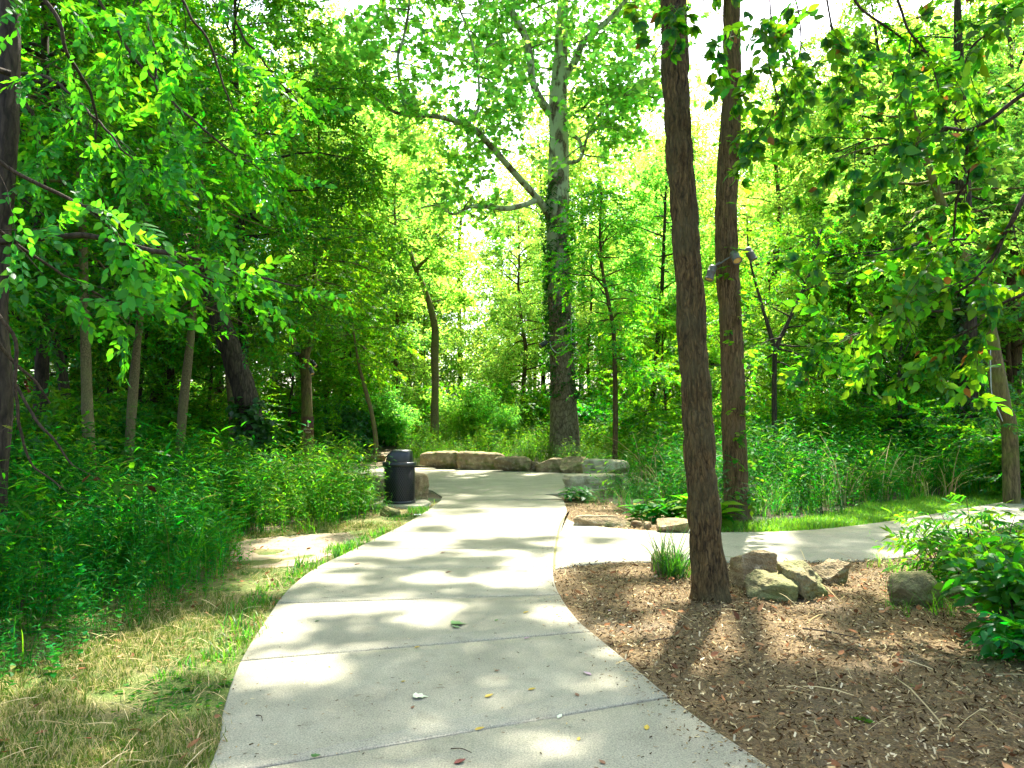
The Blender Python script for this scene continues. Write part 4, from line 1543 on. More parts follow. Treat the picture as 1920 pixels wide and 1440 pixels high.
# (6) the other single trunks of the photograph
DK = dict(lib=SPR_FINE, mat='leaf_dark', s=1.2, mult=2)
EDGE, EB, ET = simple_tree("dark trunk at the far left edge of the view, nearest tree on the left",
                           [(-12, 1040, 44), (-8, 900, 40), (2, 745, 42), (-2, 600, 32), (3, 480, 30), (12, 330, 34), (18, 200, 37), (19, 0, 38), (21, -200, 36), (26, -600, 32), (30, -1100, 22), (34, -1700, 8)], 8.0, M['bark_dark'], None, 2, 160, 36,
                           ridge=dict(seed=25, amp=0.10, fu=30, fv=3.2, flare=0.04))
simple_tree("slender smooth tan trunk standing in the weeds, leftmost of the three thin pale ones", [(171, 925, 23), (165, 800, 21), (162, 700, 19), (159, 600, 17), (157, 520, 16), (153, 380, 13), (140, 200, 10), (130, 0, 6)], 14.0, M['bark_smooth'],
            dict(t0=0.42, nl=20, R=2.3, **DK), 3)
simple_tree("slender smooth trunk with a slight bend, second of the three thin pale ones", [(240, 885, 17), (245, 800, 17), (251, 720, 18), (256, 660, 14), (263, 590, 12), (270, 470, 10), (280, 300, 8), (290, 80, 5)], 16.0, M['bark_smooth'],
            dict(t0=0.40, nl=20, R=2.5, **DK), 4)
simple_tree("thin mossy trunk leaning right, third of the three thin pale ones", [(335, 875, 15), (341, 790, 17), (348, 720, 17), (355, 655, 15), (362, 590, 12), (368, 480, 9), (380, 300, 7), (390, 120, 4)], 17.5, M['bark_smooth'],
            dict(t0=0.42, nl=20, R=2.5, **DK), 5)
simple_tree("thin pale curved trunk just left of the ivy-footed leaning trunk", [(435, 835, 14), (436, 780, 14), (430, 720, 12), (424, 640, 10), (420, 520, 8), (418, 380, 5)], 24.0, M['bark_smooth'],
            dict(t0=0.45, nl=16, R=2.6, lib=SPR_FINE, mat='leaf_mid', s=1.3), 6)
simple_tree("thin dark upright trunk between the two left pale trunks", [(203, 830, 11), (206, 740, 10), (206, 640, 9), (203, 540, 8), (200, 380, 5)], 23.0, M['bark_dark'], dict(t0=0.4, nl=18, R=2.8, **DK), 7)
simple_tree("broad dark trunk deep in the shade right of the second thin pale trunk", [(297, 800, 30), (296, 700, 28), (298, 600, 26), (300, 450, 22), (305, 250, 14), (310, 50, 6)], 27.0, M['bark_dark'], dict(t0=0.4, nl=24, R=4.2, **DK), 8)
simple_tree("narrow black trunk touching the broad dark shaded one", [(324, 800, 15), (320, 700, 14), (318, 620, 13), (322, 450, 10), (330, 250, 5)], 25.5, M['bark_dark'], dict(t0=0.45, nl=18, R=3, **DK), 9)
simple_tree("crooked black trunk curving up left behind the leftmost pale trunk", [(134, 810, 20), (127, 775, 19), (117, 705, 19), (105, 650, 17), (90, 610, 16), (78, 560, 14), (66, 500, 13), (55, 400, 11), (40, 250, 8), (30, 80, 4)], 18.0, M['bark_dark'],
            dict(t0=0.4, nl=22, R=3.2, **DK), 10, extra=[(np.array([P(127, 780, 18), P(100, 755, 17.8), P(78, 715, 17.6), (P(66, 660, 17.4)), P(40, 610, 17), P(8, 560, 16.8)]), np.array([0.10, 0.085, 0.07, 0.06, 0.045, 0.02]))])
SNAG = simple_tree("slim tan trunk standing in the sunlit clearing, splitting into thin limbs", [(815, 775, 15), (816, 720, 14), (815, 660, 15), (816, 620, 14), (808, 580, 12), (797, 545, 10), (787, 520, 9), (776, 495, 8), (768, 470, 7), (745, 440, 6), (740, 380, 4), (744, 300, 3)], 37.0, M['bark_smooth'],
                   dict(t0=0.5, nl=22, R=3.4, lib=TUFT, mat='leaf_sun', s=1.1), 11, extra=[(np.array([P(780, 505, 37), P(795, 490, 36.8), P(806, 480, 36.5), P(830, 440, 36)]), np.array([0.10, 0.08, 0.06, 0.02]))])
simple_tree("thin leaning stem on the bare bank right of the arrow sign tree", [(704, 822, 9), (697, 775, 8), (689, 745, 8), (680, 712, 7), (672, 680, 5), (660, 600, 4), (650, 500, 3)], 33.0, M['bark_smooth'], dict(t0=0.5, nl=14, R=2.2, lib=SPR_MID, mat='leaf_mid', s=1.2), 12)
simple_tree("slim young tree full of dark leaves just right of the plane trunk", [(1153, 855, 10), (1154, 780, 10), (1153, 700, 9), (1150, 620, 8), (1140, 560, 7), (1130, 510, 6), (1125, 440, 5), (1128, 360, 3)], 27.0, M['bark_brown'],
            dict(t0=0.36, nl=34, R=2.0, rise=(-0.2, 0.9), lib=SPR_MID, mat='leaf_mid', s=1.0), 13)
simple_tree("thin dark trunk in the woods halfway between the plane tree and the foreground trunk", [(1223, 760, 10), (1227, 700, 9), (1233, 640, 9), (1240, 560, 8), (1245, 450, 6), (1250, 300, 4)], 38.0, M['bark_dark'], dict(t0=0.4, nl=22, R=3.6, lib=TUFT, mat='leaf_sun', s=1.0), 14)
simple_tree("small tree with a black V-shaped fork right of the second trunk", [(1452, 800, 10), (1452, 700, 9), (1455, 655, 9), (1475, 610, 7), (1498, 560, 6), (1522, 500, 4), (1540, 430, 3)], 22.0, M['bark_dark'],
            dict(t0=0.45, nl=20, R=2.2, lib=SPR_FINE, mat='leaf_mid', s=1.1, mult=2), 15, extra=[(np.array([P(1454, 660, 22), P(1440, 610, 22), P(1425, 560, 22.2), P(1405, 480, 22.4), P(1400, 400, 22.5)]), np.array([0.07, 0.06, 0.045, 0.03, 0.015]))])
IVR, IB, IT = simple_tree("upright trunk wrapped in dark ivy in the woods at the right", [(1818, 800, 38), (1817, 720, 36), (1815, 640, 33), (1812, 540, 31), (1808, 400, 28), (1800, 200, 22), (1795, 0, 12)], 22.0, M['bark_dark'],
                          dict(t0=0.5, nl=20, R=3.0, lib=SPR_FINE, mat='leaf_sun', s=1.3, mult=2), 16)
O_, D_ = [], []
rng = np.random.default_rng(78)
for k in range(420):
    z = rng.uniform(0.2, 7)
    kk = np.argmin(np.abs(IT[:, 2] - z))
    a = rng.uniform(-3.1, 3.1)
    r = IT[kk, 3] + abs(rng.normal(0.05, 0.10))
    O_.append(IT[kk, :3] + np.array([math.cos(a) * r, math.sin(a) * r, 0]))
    D_.append([math.cos(a), math.sin(a), -0.6])
b = MB()
place(b, rng, [tuft_tpl(rng, KI, 9, 0.18, 0.16) for _ in range(4)], O_, D_, 0.4)
b.build("ivy", M['leaf_ivy'], IVR, smooth=False)
RLEAN, _, _ = simple_tree("bent grey-brown trunk leaning left at the right edge with a pale cable on it", [(1892, 800, 27), (1882, 770, 28), (1872, 720, 30), (1864, 670, 27), (1856, 620, 23), (1838, 560, 22), (1815, 500, 21), (1790, 440, 19), (1765, 380, 16), (1730, 280, 12), (1690, 120, 7)], 16.0, M['bark_moss'],
                          dict(t0=0.55, nl=16, R=2.4, lib=SPR_MID, mat='leaf_sun', s=1.0, mult=2), 17, 100, 24, ridge=dict(seed=31, amp=0.06, fu=24, fv=2.2))
b = MB()
tube(b, resample(np.array([P(1857, 655, 15.75), P(1858, 720, 15.7), P(1862, 750, 15.72), P(1872, 770, 15.72), P(1880, 790, 15.7)]), 20), 0.012, 6)
o = tag(b.build("cable", M['cable_pale']), "thin pale cable running down the bent trunk at the right edge", "cable")

# (7) tree and shrub kinds that repeat in the woods
def proto_tree(name, seed, H, hb, R, nl, r0, bark, lib, mat, s=1.0, rise=(-0.05, 0.8), step=0.5, label="", cat="tree", group=None, jit=0.4, mult=4):
    rng = np.random.default_rng(seed)
    n = 9
    t = np.linspace(0, 1, n)
    pts = np.column_stack([np.cumsum(rng.normal(0, 0.10, n)) * (H / 12), np.cumsum(rng.normal(0, 0.10, n)) * (H / 12), t * H - 0.1])
    pts[:, :2] -= pts[0, :2]
    rad = r0 * (1 - t) ** 0.75 + 0.012
    root = empty(name, (0, 0, 0), label, cat, group)
    mbuf = MB()
    f = resample(np.column_stack([pts, rad]), 30)
    tube(mbuf, f[:, :3], f[:, 3], 10)
    polys, O, D = grow_limbs(rng, f[:, :3], f[:, 3], hb / H, 0.98, nl, R, rise=rise, step=step)
    branch_mesh(mbuf, polys, 0.008)
    mbuf.build("trunk", bark, root)
    crown_part(root, None, rng, O, D, lib, mat, s, jit=jit, mult=mult)
    return root


def proto_shrub(name, seed, H, R, lib, mat, n, s=1.0, label="", group=None, cat="shrub", zlo=0.12):
    rng = np.random.default_rng(seed)
    root = empty(name, (0, 0, 0), label, cat, group)
    mbuf = MB()
    O, D = [], []
    stems = 9
    for k in range(stems):
        az = k * 2.4 + rng.normal(0, .3)
        sp = R * rng.uniform(0.3, 1.0)
        h = H * rng.uniform(0.6, 1.05)
        p = np.array([[0.1 * math.cos(az), 0.1 * math.sin(az), -0.05], [sp * .35 * math.cos(az), sp * .35 * math.sin(az), h * .45], [sp * .75 * math.cos(az), sp * .75 * math.sin(az), h * .8], [sp * math.cos(az), sp * math.sin(az), h]])
        f = resample(p, 12)
        tube(mbuf, f, np.linspace(0.022, 0.006, 12), 6)
        for q in range(n // stems):
            t = rng.uniform(zlo, 1) ** 0.8
            c = f[int(t * 11)]
            a = rng.uniform(0, 6.28)
            rr = rng.uniform(0.05, 0.55) * R * (0.5 + 0.6 * (1 - t))
            O.append(c + np.array([math.cos(a) * rr, math.sin(a) * rr, rng.normal(0, 0.15)]))
            D.append([math.cos(a), math.sin(a), rng.normal(-0.1, 0.3)])
    mbuf.build("stem", M['twig'], root)
    O = np.array(O)
    O[:, 2] = np.maximum(O[:, 2], 0.15)
    crown_part(root, None, rng, O, np.array(D), lib, mat, s, "foliage", 0.45, mult=3)
    return root


PROTO = {
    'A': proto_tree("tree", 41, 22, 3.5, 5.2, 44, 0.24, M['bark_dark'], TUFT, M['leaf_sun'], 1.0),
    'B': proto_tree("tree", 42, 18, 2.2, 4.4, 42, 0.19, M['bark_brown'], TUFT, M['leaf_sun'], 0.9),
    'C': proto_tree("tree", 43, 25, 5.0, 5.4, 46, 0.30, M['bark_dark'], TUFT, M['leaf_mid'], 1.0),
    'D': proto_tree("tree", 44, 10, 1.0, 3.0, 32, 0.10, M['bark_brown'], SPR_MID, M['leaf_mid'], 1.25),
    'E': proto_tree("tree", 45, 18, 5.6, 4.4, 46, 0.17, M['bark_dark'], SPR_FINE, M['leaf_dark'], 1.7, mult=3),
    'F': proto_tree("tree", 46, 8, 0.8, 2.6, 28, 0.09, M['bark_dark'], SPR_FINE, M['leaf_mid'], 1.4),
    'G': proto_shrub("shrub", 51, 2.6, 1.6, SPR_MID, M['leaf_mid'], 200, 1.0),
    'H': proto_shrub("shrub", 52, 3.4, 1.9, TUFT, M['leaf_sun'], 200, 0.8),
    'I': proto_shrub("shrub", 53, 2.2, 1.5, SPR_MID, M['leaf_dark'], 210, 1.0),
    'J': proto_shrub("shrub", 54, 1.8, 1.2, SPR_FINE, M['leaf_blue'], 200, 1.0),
}
used = set()


def stand(kind, px, Y, s, label, group=None, rz=None):
    x = (px - CX) / FPX * Y * 1.003
    z = float(terrain(x, Y))
    rz = (px * 0.37 + Y) % 6.28 if rz is None else rz
    src = PROTO[kind]
    if kind not in used:
        used.add(kind)
        src.location = (x, Y, z)
        src.rotation_euler = (0, 0, rz)
        src.scale = (s, s, s)
        src["label"] = label
        if group:
            src["group"] = group
        return src
    return copy_tree(src, (x, Y, z), rz, s, label, group)


WOOD = "trees of the woods around the clearing"
TREES = [
    ('A', 650, 42, 1.05, "tall bright tree above the black bin, behind the bare bank"),
    ('B', 735, 47, 1.0, "pale yellow-green tree left of the slim sunlit tan trunk"),
    ('B', 985, 44, 0.80, "low bright tree just left of the plane trunk"),
    ('B', 1105, 46, 0.75, "bright tree right behind the plane trunk"),
    ('A', 1190, 50, 0.72, "tall pale tree seen left of the foreground trunk"),
    ('C', 1300, 46, 0.55, "tall tree hidden by the foreground trunk, its crown showing on both sides"),
    ('B', 1440, 36, 1.05, "feathery yellow-green tree right of the second trunk"),
    ('A', 1530, 44, 1.0, "tall bright tree behind the V-forked tree"),
    ('C', 1640, 40, 0.9, "tall mid-green tree behind the dark right thicket"),
    ('D', 1580, 30, 1.1, "bushy small tree right of the V-forked tree"),
    ('E', 1720, 30, 1.0, "dense dark tree over the right thicket, left of the ivy-wrapped trunk"),
    ('D', 1890, 27, 1.1, "bushy tree behind the bent trunk at the right edge"),
    ('A', 1960, 40, 1.0, "tall bright tree far behind the right edge of the view"),
    ('B', 520, 36, 1.0, "bright-leaved tree behind the arrow sign tree, on its left"),
    ('D', 610, 38, 1.2, "bushy tree right behind the arrow sign tree"),
    ('B', 420, 34, 1.0, "mid-green tree behind the ivy-footed leaning trunk"),
    ('A', 330, 40, 0.95, "tall tree deep in the left woods behind the third thin pale trunk"),
    ('B', 235, 31, 0.95, "bright-leaved tree behind the second thin pale trunk"),
    ('A', 120, 36, 0.95, "tall tree deep in the left woods behind the crooked black trunk"),
    ('C', 30, 29, 0.8, "mid-green tree behind the trunk at the far left edge"),
    ('F', 90, 21, 0.95, "small leafy understory tree left of the leftmost thin pale trunk"),
    ('F', 265, 24, 0.95, "small leafy understory tree between the second and third pale trunks"),
    ('F', 390, 27, 0.9, "small leafy understory tree just left of the leaning ivy-footed trunk"),
    ('D', -60, 22, 1.2, "bushy tree outside the left edge whose leaves reach into view"),
    ('F', 545, 33, 0.9, "small leafy understory tree left of the arrow sign"),
    ('F', 1380, 28, 0.85, "small leafy understory tree right behind the second trunk"),
    ('D', 1250, 36, 0.75, "small bushy tree behind the foreground trunk, low on its left"),
    ('F', 1690, 25, 0.8, "small leafy understory tree in front of the dense dark right tree"),
    ('E', -150, 12, 0.75, "dark tree just outside the left edge whose fine leaves fill the left border"),
    ('E', 70, 15.5, 0.85, "dark fine-leaved tree between the far left trunk and the leftmost pale trunk"),
    ('E', 455, 24, 1.0, "dark fine-leaved tree whose crown edges the bright clearing on the left"),
    ('C', 160, 26, 0.8, "tall mid-green tree right behind the leftmost thin pale trunk"),
    ('B', 1740, 38, 0.9, "feathery bright tree behind the hanging buckeye leaves"),
    ('A', 1650, 29, 0.9, "tall bright tree whose crown closes the sky above the V-forked tree"),
    ('B', 1890, 27, 1.15, "tall bright tree whose crown closes the sky above the bent right trunk"),
    ('B', 1850, 30, 1.0, "feathery bright tree behind the ivy-wrapped trunk"),
    ('B', 800, 58, 0.95, "farthest pale tree showing left of the bright gap above the low wall"),
]
for k, px, Y, s, lab in TREES:
    stand(k, px, Y, s, lab, WOOD)
SHG = "shrubs of the woodland edge"
SHRUBS = [
    ('J', 640, 36.5, 1.25, "silvery blue-green shrub on the bank right of the arrow sign"),
    ('J', 600, 38, 1.2, "blue-green shrub right behind the arrow sign trunk"),
    ('I', 545, 35, 1.2, "dark shrub on the bank left of the arrow sign"),
    ('I', 680, 39, 1.3, "dark shrub behind the thin leaning stem on the bank"),
    ('H', 740, 38, 0.85, "bright bushy shrub right above the black bin"),
    ('H', 870, 41, 0.95, "tallest bright shrub behind the left end of the low wall"),
    ('H', 940, 38, 0.8, "bright shrub behind the longest wall boulder"),
    ('G', 985, 41, 1.05, "mid-green shrub close to the left of the plane trunk"),
    ('I', 1110, 39, 1.15, "dark shrub close to the right of the plane trunk"),
    ('G', 1190, 36, 1.05, "mid-green shrub right of the slim young tree"),
    ('I', 1245, 33, 1.0, "dark shrub showing left of the foreground trunk"),
    ('G', 1430, 27, 0.95, "mid-green shrub right of the second trunk at its foot"),
    ('J', 1500, 31, 1.1, "blue-green shrub left of the dark right thicket"),
    ('I', 1590, 29, 1.25, "dark shrub, left half of the right thicket"),
    ('I', 1670, 27, 1.35, "darkest shrub in the middle of the right thicket"),
    ('I', 1760, 25, 1.3, "dark shrub in front of the ivy-wrapped right trunk"),
    ('G', 1850, 21, 1.0, "mid-green shrub at the foot of the bent right trunk"),
    ('G', 1930, 17, 0.9, "mid-green shrub cut by the right edge above the side path"),
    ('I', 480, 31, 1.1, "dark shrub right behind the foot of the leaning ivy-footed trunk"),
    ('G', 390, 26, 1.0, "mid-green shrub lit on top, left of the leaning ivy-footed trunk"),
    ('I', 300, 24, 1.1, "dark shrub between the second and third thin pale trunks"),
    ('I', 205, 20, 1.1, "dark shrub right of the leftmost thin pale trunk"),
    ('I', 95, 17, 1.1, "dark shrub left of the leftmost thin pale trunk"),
    ('I', 10, 13, 1.0, "dark shrub below the trunk at the far left edge"),
    ('G', 1330, 31, 0.9, "mid-green shrub hidden mostly by the foreground trunk"),
    ('H', 820, 46, 1.0, "bright shrub behind the slim sunlit tan trunk"),
]
for k, px, Y, s, lab in SHRUBS:
    stand(k, px, Y, s, lab, SHG)

# far woods: one mass beyond the clearing
rng = np.random.default_rng(91)
b = MB()
O, D = [], []
tk = MB()
for k in range(150):
    Y = rng.uniform(56, 85)
    x = rng.uniform(-0.85, 0.85) * Y
    px = CX + x / Y * FPX
    z0 = float(terrain(x, Y))
    pt = np.interp(px, [-200, 300, 600, 700, 790, 860, 970, 1020, 1100, 1250, 1400, 1500, 1700, 2100], [0, -50, 40, 60, 40, 200, 220, 60, 110, 230, 160, 60, 0, 0]) + rng.uniform(-60, 220)
    h = (800 - pt) / FPX * Y - z0 + EYE
    R = rng.uniform(3.0, 5.0)
    if not (830 < px < 990 and k % 3):
        tube(tk, np.array([[x, Y, z0 - 0.2], [x + rng.normal(0, .3), Y, z0 + h * .5], [x + rng.normal(0, .6), Y, z0 + h * .95]]), [0.22, 0.15, 0.03], 6)
    n = int(330 * R / 3)
    for c in range(7):
        cz = rng.uniform(0.18, 0.95)
        rr = R * (1.1 - 0.75 * abs(cz - 0.5))
        a = rng.uniform(0, 6.28)
        cc = np.array([x + math.cos(a) * rr * 0.6, Y + math.sin(a) * rr * 0.6, z0 + h * cz])
        q = rng.normal(0, 1, (n // 7, 3)) * np.array([rr * .42, rr * .42, h * 0.07])
        O.append(cc + q)
        D.append(rdirs(rng, n // 7, -0.1, 0.3))
O, D = np.concatenate(O), np.concatenate(D)
qx, qy, _ = project(O)
gap = (((qx - 905) / 75) ** 2 + ((qy - 500) / 120) ** 2 + (fbm(np.stack([qx / 40, qy / 40, 0 * qx], -1), 2, 8) - 0.5) * 1.2) < 1      # the woods open onto a bright field here
gap |= (((qx - 965) / 40) ** 2 + ((qy - 615) / 40) ** 2) < 1
keepw = ~gap | (rng.uniform(0, 1, len(qx)) < 0.36)
O, D = O[keepw], D[keepw]
place(b, rng, TUFT_BIG, O, D, 0.45)
tag(b.build("far_woods", M['leaf_sun'], smooth=False), kind='stuff')
tag(tk.build("far_woods_trunks", M['bark_dark']), kind='stuff')
# low growth under the far trees
b = MB()
n = 14000
Y = rng.uniform(40, 95, n)
x = rng.uniform(-0.8, 0.8, n) * Y
z = terrain(x, Y) + rng.uniform(0, 1, n) ** 1.6 * 3.0
place(b, rng, TUFT_BIG, np.stack([x, Y, z], -1), rdirs(rng, n), 0.45, 0.9)
tag(b.build("far_undergrowth", M['leaf_mid'], smooth=False), kind='stuff')

# ------------------------------------------------------------------ UNDERGROWTH
def bed(name, poly, specs, seed, mats, hfun=None, dens_noise=True):
    """specs: (template list, per square metre, scale)"""
    rng = np.random.default_rng(seed)
    poly = np.asarray(poly, float)
    x0, x1, y0, y1 = poly[:, 0].min(), poly[:, 0].max(), poly[:, 1].min(), poly[:, 1].max()
    b = MB()
    for tp_, per, s in specs:
        n = int((x1 - x0) * (y1 - y0) * per)
        x, y = rng.uniform(x0, x1, n), rng.uniform(y0, y1, n)
        jit = (fbm(np.stack([x * 1.2, y * 1.2, 0 * x], -1), 3, seed) - 0.5) * 1.0
        k = inpoly(x + jit * 0.8, y + jit * 0.8, poly) & off_path(x, y) & ~((np.abs(x - 1.75) < 0.6) & (y > 17.6) & (y < 20.6))
        if dens_noise:
            k &= fbm(np.stack([x * 0.9, y * 0.9, 0 * x + 7], -1), 3, seed + 2) > rng.uniform(0.25, 0.55, n)
        x, y = x[k], y[k]
        h = np.ones(len(x)) if hfun is None else hfun(x, y)
        h = h * (0.35 + 1.3 * fbm(np.stack([x * 0.8, y * 0.8, 0 * x + 3], -1), 2, seed + 6))
        o = np.stack([x, y, terrain(x, y)], -1)
        d = rdirs(rng, len(x), 0, 0.05)
        kk = rng.integers(0, len(tp_), len(x))
        sc = s * h * rng.uniform(0.7, 1.25, len(x))
        R = frames(d, np.array([0, 0, 1.0]) + rng.normal(0, 0.12, (len(x), 3)))
        for i, (T, F) in enumerate(tp_):
            m = kk == i
            scatter(b, T, F, o[m], R[m], sc[m])
    return tag(b.build(name, mats, smooth=False), kind='stuff')


LB = [(-3.15, 4.6), (-3.05, 5.6), (-2.95, 7.0), (-3.0, 8.2), (-3.5, 9.4), (-4.0, 10.6), (-3.6, 11.4), (-9, 21), (-18, 28), (-24, 22), (-14, 6), (-7, 3.6)]
hL = lambda x, y: np.clip(0.75 + 0.85 * (-x - 3.2 + 0.03 * y), 0.7, 1.65)
bed("tall_weeds", LB, [(WEED, 5, 0.8), (WEED_N, 24, 0.85), (GRASS, 7, 0.95), (WEED_B, 5, 0.75), (FERN, 3, 0.8)], 1, M['weed_dark'], hL)
LF = [(-3.05, 4.6), (-2.95, 5.6), (-2.85, 7.0), (-2.95, 8.2), (-3.45, 9.4), (-3.95, 10.4), (-5.2, 10.4), (-4.6, 8.5), (-4.3, 7), (-4.5, 4.4)]
bed("front_weeds", LF, [(WEED_N, 55, 0.75), (WEED_B, 16, 0.7), (FERN, 6, 0.6)], 31, M['weed_dark'], lambda x, y: np.clip(0.5 + 0.6 * (-x - 3.0), 0.5, 1.2), dens_noise=False)
BW = [(-4.35, 11.3), (-3.4, 11.1), (-2.5, 11.9), (-2.25, 13.6), (-2.75, 15.4), (-3.3, 18), (-5, 20), (-8.5, 19.5), (-6, 13.5)]
hB = lambda x, y: np.clip(0.55 + 0.5 * np.minimum(y - 11.0, (-x - 2.1) * 1.4), 0.4, 1.2)
bed("weed_thicket", BW, [(WEED_N, 46, 1.0), (WEED, 22, 0.9), (GRASS, 4, 1.0)], 2, M['weed'], hB)
RB_ = [(1.15, 18.4), (1.2, 15.9), (1.8, 14.6), (3.0, 13.2), (4.7, 12.6), (6.5, 14.2), (8.3, 15.9), (11, 17.7), (15, 21.5), (22, 26), (20, 34), (5, 31.5), (4.0, 25.5), (3.6, 21.5)]
hR = lambda x, y: np.clip(0.35 + 0.32 * (y - 12.6 - 0.18 * np.maximum(0, x - 5)), 0.35, 1.25) * np.where(y < 21, np.clip(0.36 + 0.55 * (x - 2.2), 0.36, 1), np.clip(0.42 + 0.25 * (x - 4.0), 0.42, 1))
bed("weed_meadow", RB_, [(WEED_N, 22, 1.05), (WEED, 7, 1.0), (GRASS, 6, 1.15), (WEED_B, 4, 0.9), (FERN, 2.5, 1.0)], 3, M['weed'], hR)
WB = [(-3.9, 30.5), (1.0, 29.0), (3.2, 27.6), (5.2, 26.4), (9, 30), (12, 42), (-5, 43), (-5, 33)]
bed("wall_weeds", WB, [(WEED_N, 16, 1.15), (GRASS, 3, 1.3), (WEED, 10, 1.1)], 4, M['weed'], lambda x, y: np.clip(0.8 + 0.06 * (y - 29), 0.8, 1.3))
FL = [(-40, 12), (-20, 20), (-9, 24), (-8, 31), (-16, 36), (-5, 42), (-5, 60), (-45, 60)]
bed("left_woodland_floor", FL, [(WEED, 2.2, 1.6), (WEED_B, 2.0, 1.6)], 5, M['weed_dark'])
FR = [(12, 30), (20, 26), (40, 20), (45, 60), (8, 60), (9, 40)]
bed("right_woodland_floor", FR, [(WEED, 2.2, 1.6), (WEED_B, 2.0, 1.6)], 6, M['weed'])
bed("dry_stems", [p for p in LB if p[1] > 8], [(GRASS, 0.5, 1.4)], 25, M['straw'], lambda x, y: np.clip(0.75 + 0.5 * (-x - 3.2 + 0.03 * y), 0.7, 1.3))
bed("dry_stems", RB_, [(GRASS, 0.7, 1.6)], 26, M['straw'], hR)
# lawn blades
bed("lawn_grass", [tuple(p) for p in LAWN], [(GRASS_S, 240, 0.75)], 7, M['grass'], dens_noise=False)
EDGES = [(p[0] - 0.28, p[1]) for p in LEFT[20:]] + [(p[0] + 0.02, p[1]) for p in LEFT[20:]][::-1]
bed("path_edge_grass", EDGES, [(GRASS_S, 130, 0.7)], 8, M['grass'])
BACKB = [(-16, 31), (-3.7, 31), (-3.7, 36), (-16, 37)]
bed("bank_plants", BACKB, [(WEED_B, 1.6, 0.9), (GRASS, 0.8, 0.7)], 9, M['weed_dark'])

# single plants
def plant(name, label, x, y, tpls, n, rad_, s, mat, seed, cat="plant", group=None, z=None):
    rng = np.random.default_rng(seed + 900)
    b = MB()
    a, r = rng.uniform(0, 6.28, n), rad_ * np.sqrt(rng.uniform(0, 1, n))
    o = np.stack([r * np.cos(a), r * np.sin(a), np.zeros(n)], -1)
    nn = np.array([0, 0, 1.0]) + np.stack([np.cos(a) * r / rad_ * 0.45, np.sin(a) * r / rad_ * 0.45, 0 * r], -1)
    R = frames(rdirs(rng, n, 0, 0.02), nn)
    k = rng.integers(0, len(tpls), n)
    sc = s * rng.uniform(0.7, 1.15, n)
    for i, (T, F) in enumerate(tpls):
        m = k == i
        scatter(b, T, F, o[m], R[m], sc[m])
    ob = b.build(name, mat, smooth=False)
    ob.location = (float(x), float(y), float(terrain(x, y)))
    return tag(ob, label, cat, group)


p = G(1256, 1082)
plant("grass_clump", "long-bladed grass clump by the edge of the side path, left of the foreground trunk", p[0], p[1], [tuft_grass(r0, 20, 0.72, 0.006, 1.15, 6) for _ in range(4)], 10, 0.17, 0.95, M['leaf_ivy'], 1, "grass clump")
HOSTA = [weed_tpl(r0, 0.32, 9, 0.24, leaf=t_ovate(0.55, 0.45, 0.15), lean=0.2) for _ in range(4)]
for k, (px, py, s, lab) in enumerate([(1215, 985, 1.0, "broad-leaved plant above the flat-topped tan block at the fork"), (1290, 988, 1.25, "broad-leaved plant just left of the foreground trunk, by the far edge of the side path"),
                                      (1345, 1000, 1.15, "broad-leaved plant just right of the foreground trunk, by the far edge of the side path"), (1082, 945, 0.9, "low broad-leaved plant in front of the sawn seat stone")]):
    q = G(px, py)
    plant("leafy_plant", lab, q[0], q[1] + 0.5, HOSTA, 9, 0.35, s, M['weed'] if k != 3 else M['leaf_blue'], 10 + k)
LANCE = [weed_tpl(r0, 1.25, 16, 0.26, 0.2, lean=0.25) for _ in range(4)]
q = G(1378, 1000)
plant("tall_plant", "tall lance-leaved plant growing against the foot of the second trunk", q[0] - 0.1, 12.3, LANCE, 9, 0.35, 1.0, M['leaf_ivy'], 21)
for k, (px, Y, s, lab) in enumerate([(175, 9.5, 0.8, "tall lance-leaved weed in front of the leftmost thin pale trunk"), (1150, 16.5, 0.75, "lance-leaved weed rising behind the sawn seat stone"),
                                     (1520, 15.0, 0.95, "lance-leaved weed standing above the meadow right of the second trunk"), (1640, 17.0, 1.05, "tallest feathery weed above the meadow in front of the right thicket")]):
    plant("tall_plant", lab, (px - CX) / FPX * Y, Y, LANCE, 6, 0.3, s, M['weed'] if px > 900 else M['weed_dark'], 30 + k)

# the big leafy shrub at the right edge
def fg_shrub(label, x, y, H, R, n, seed, tpls, mat):
    rng = np.random.default_rng(seed)
    root = empty("shrub", (x, y, 0), label, "shrub")
    st, lf = MB(), MB()
    O, D, S = [], [], []
    for k in range(n):
        az = rng.uniform(0, 6.28)
        sp = R * math.sqrt(rng.uniform(0, 1))
        h = H * rng.uniform(0.55, 1.05) * (1 - 0.35 * sp / R)
        b0 = np.array([sp * .45 * math.cos(az), sp * .45 * math.sin(az), -0.02])
        e = np.array([sp * math.cos(az), sp * math.sin(az), h])
        f = resample(np.array([b0, b0 * 0.4 + e * 0.6 + np.array([0, 0, 0.12 * h]), e]), 10)
        tube(st, f, np.linspace(0.007, 0.003, 10), 5)
        for q in range(7):
            t = 0.25 + 0.75 * (q + rng.uniform()) / 7
            O.append(f[min(9, int(t * 9.99))])
            a = rng.uniform(0, 6.28)
            D.append([math.cos(a), math.sin(a), rng.normal(0.15, 0.3)])
    st.build("stem", M['twig'], root)
    place(lf, rng, tpls, O, D, 0.35)
    lf.build("foliage", mat, root, smooth=False)
    return root


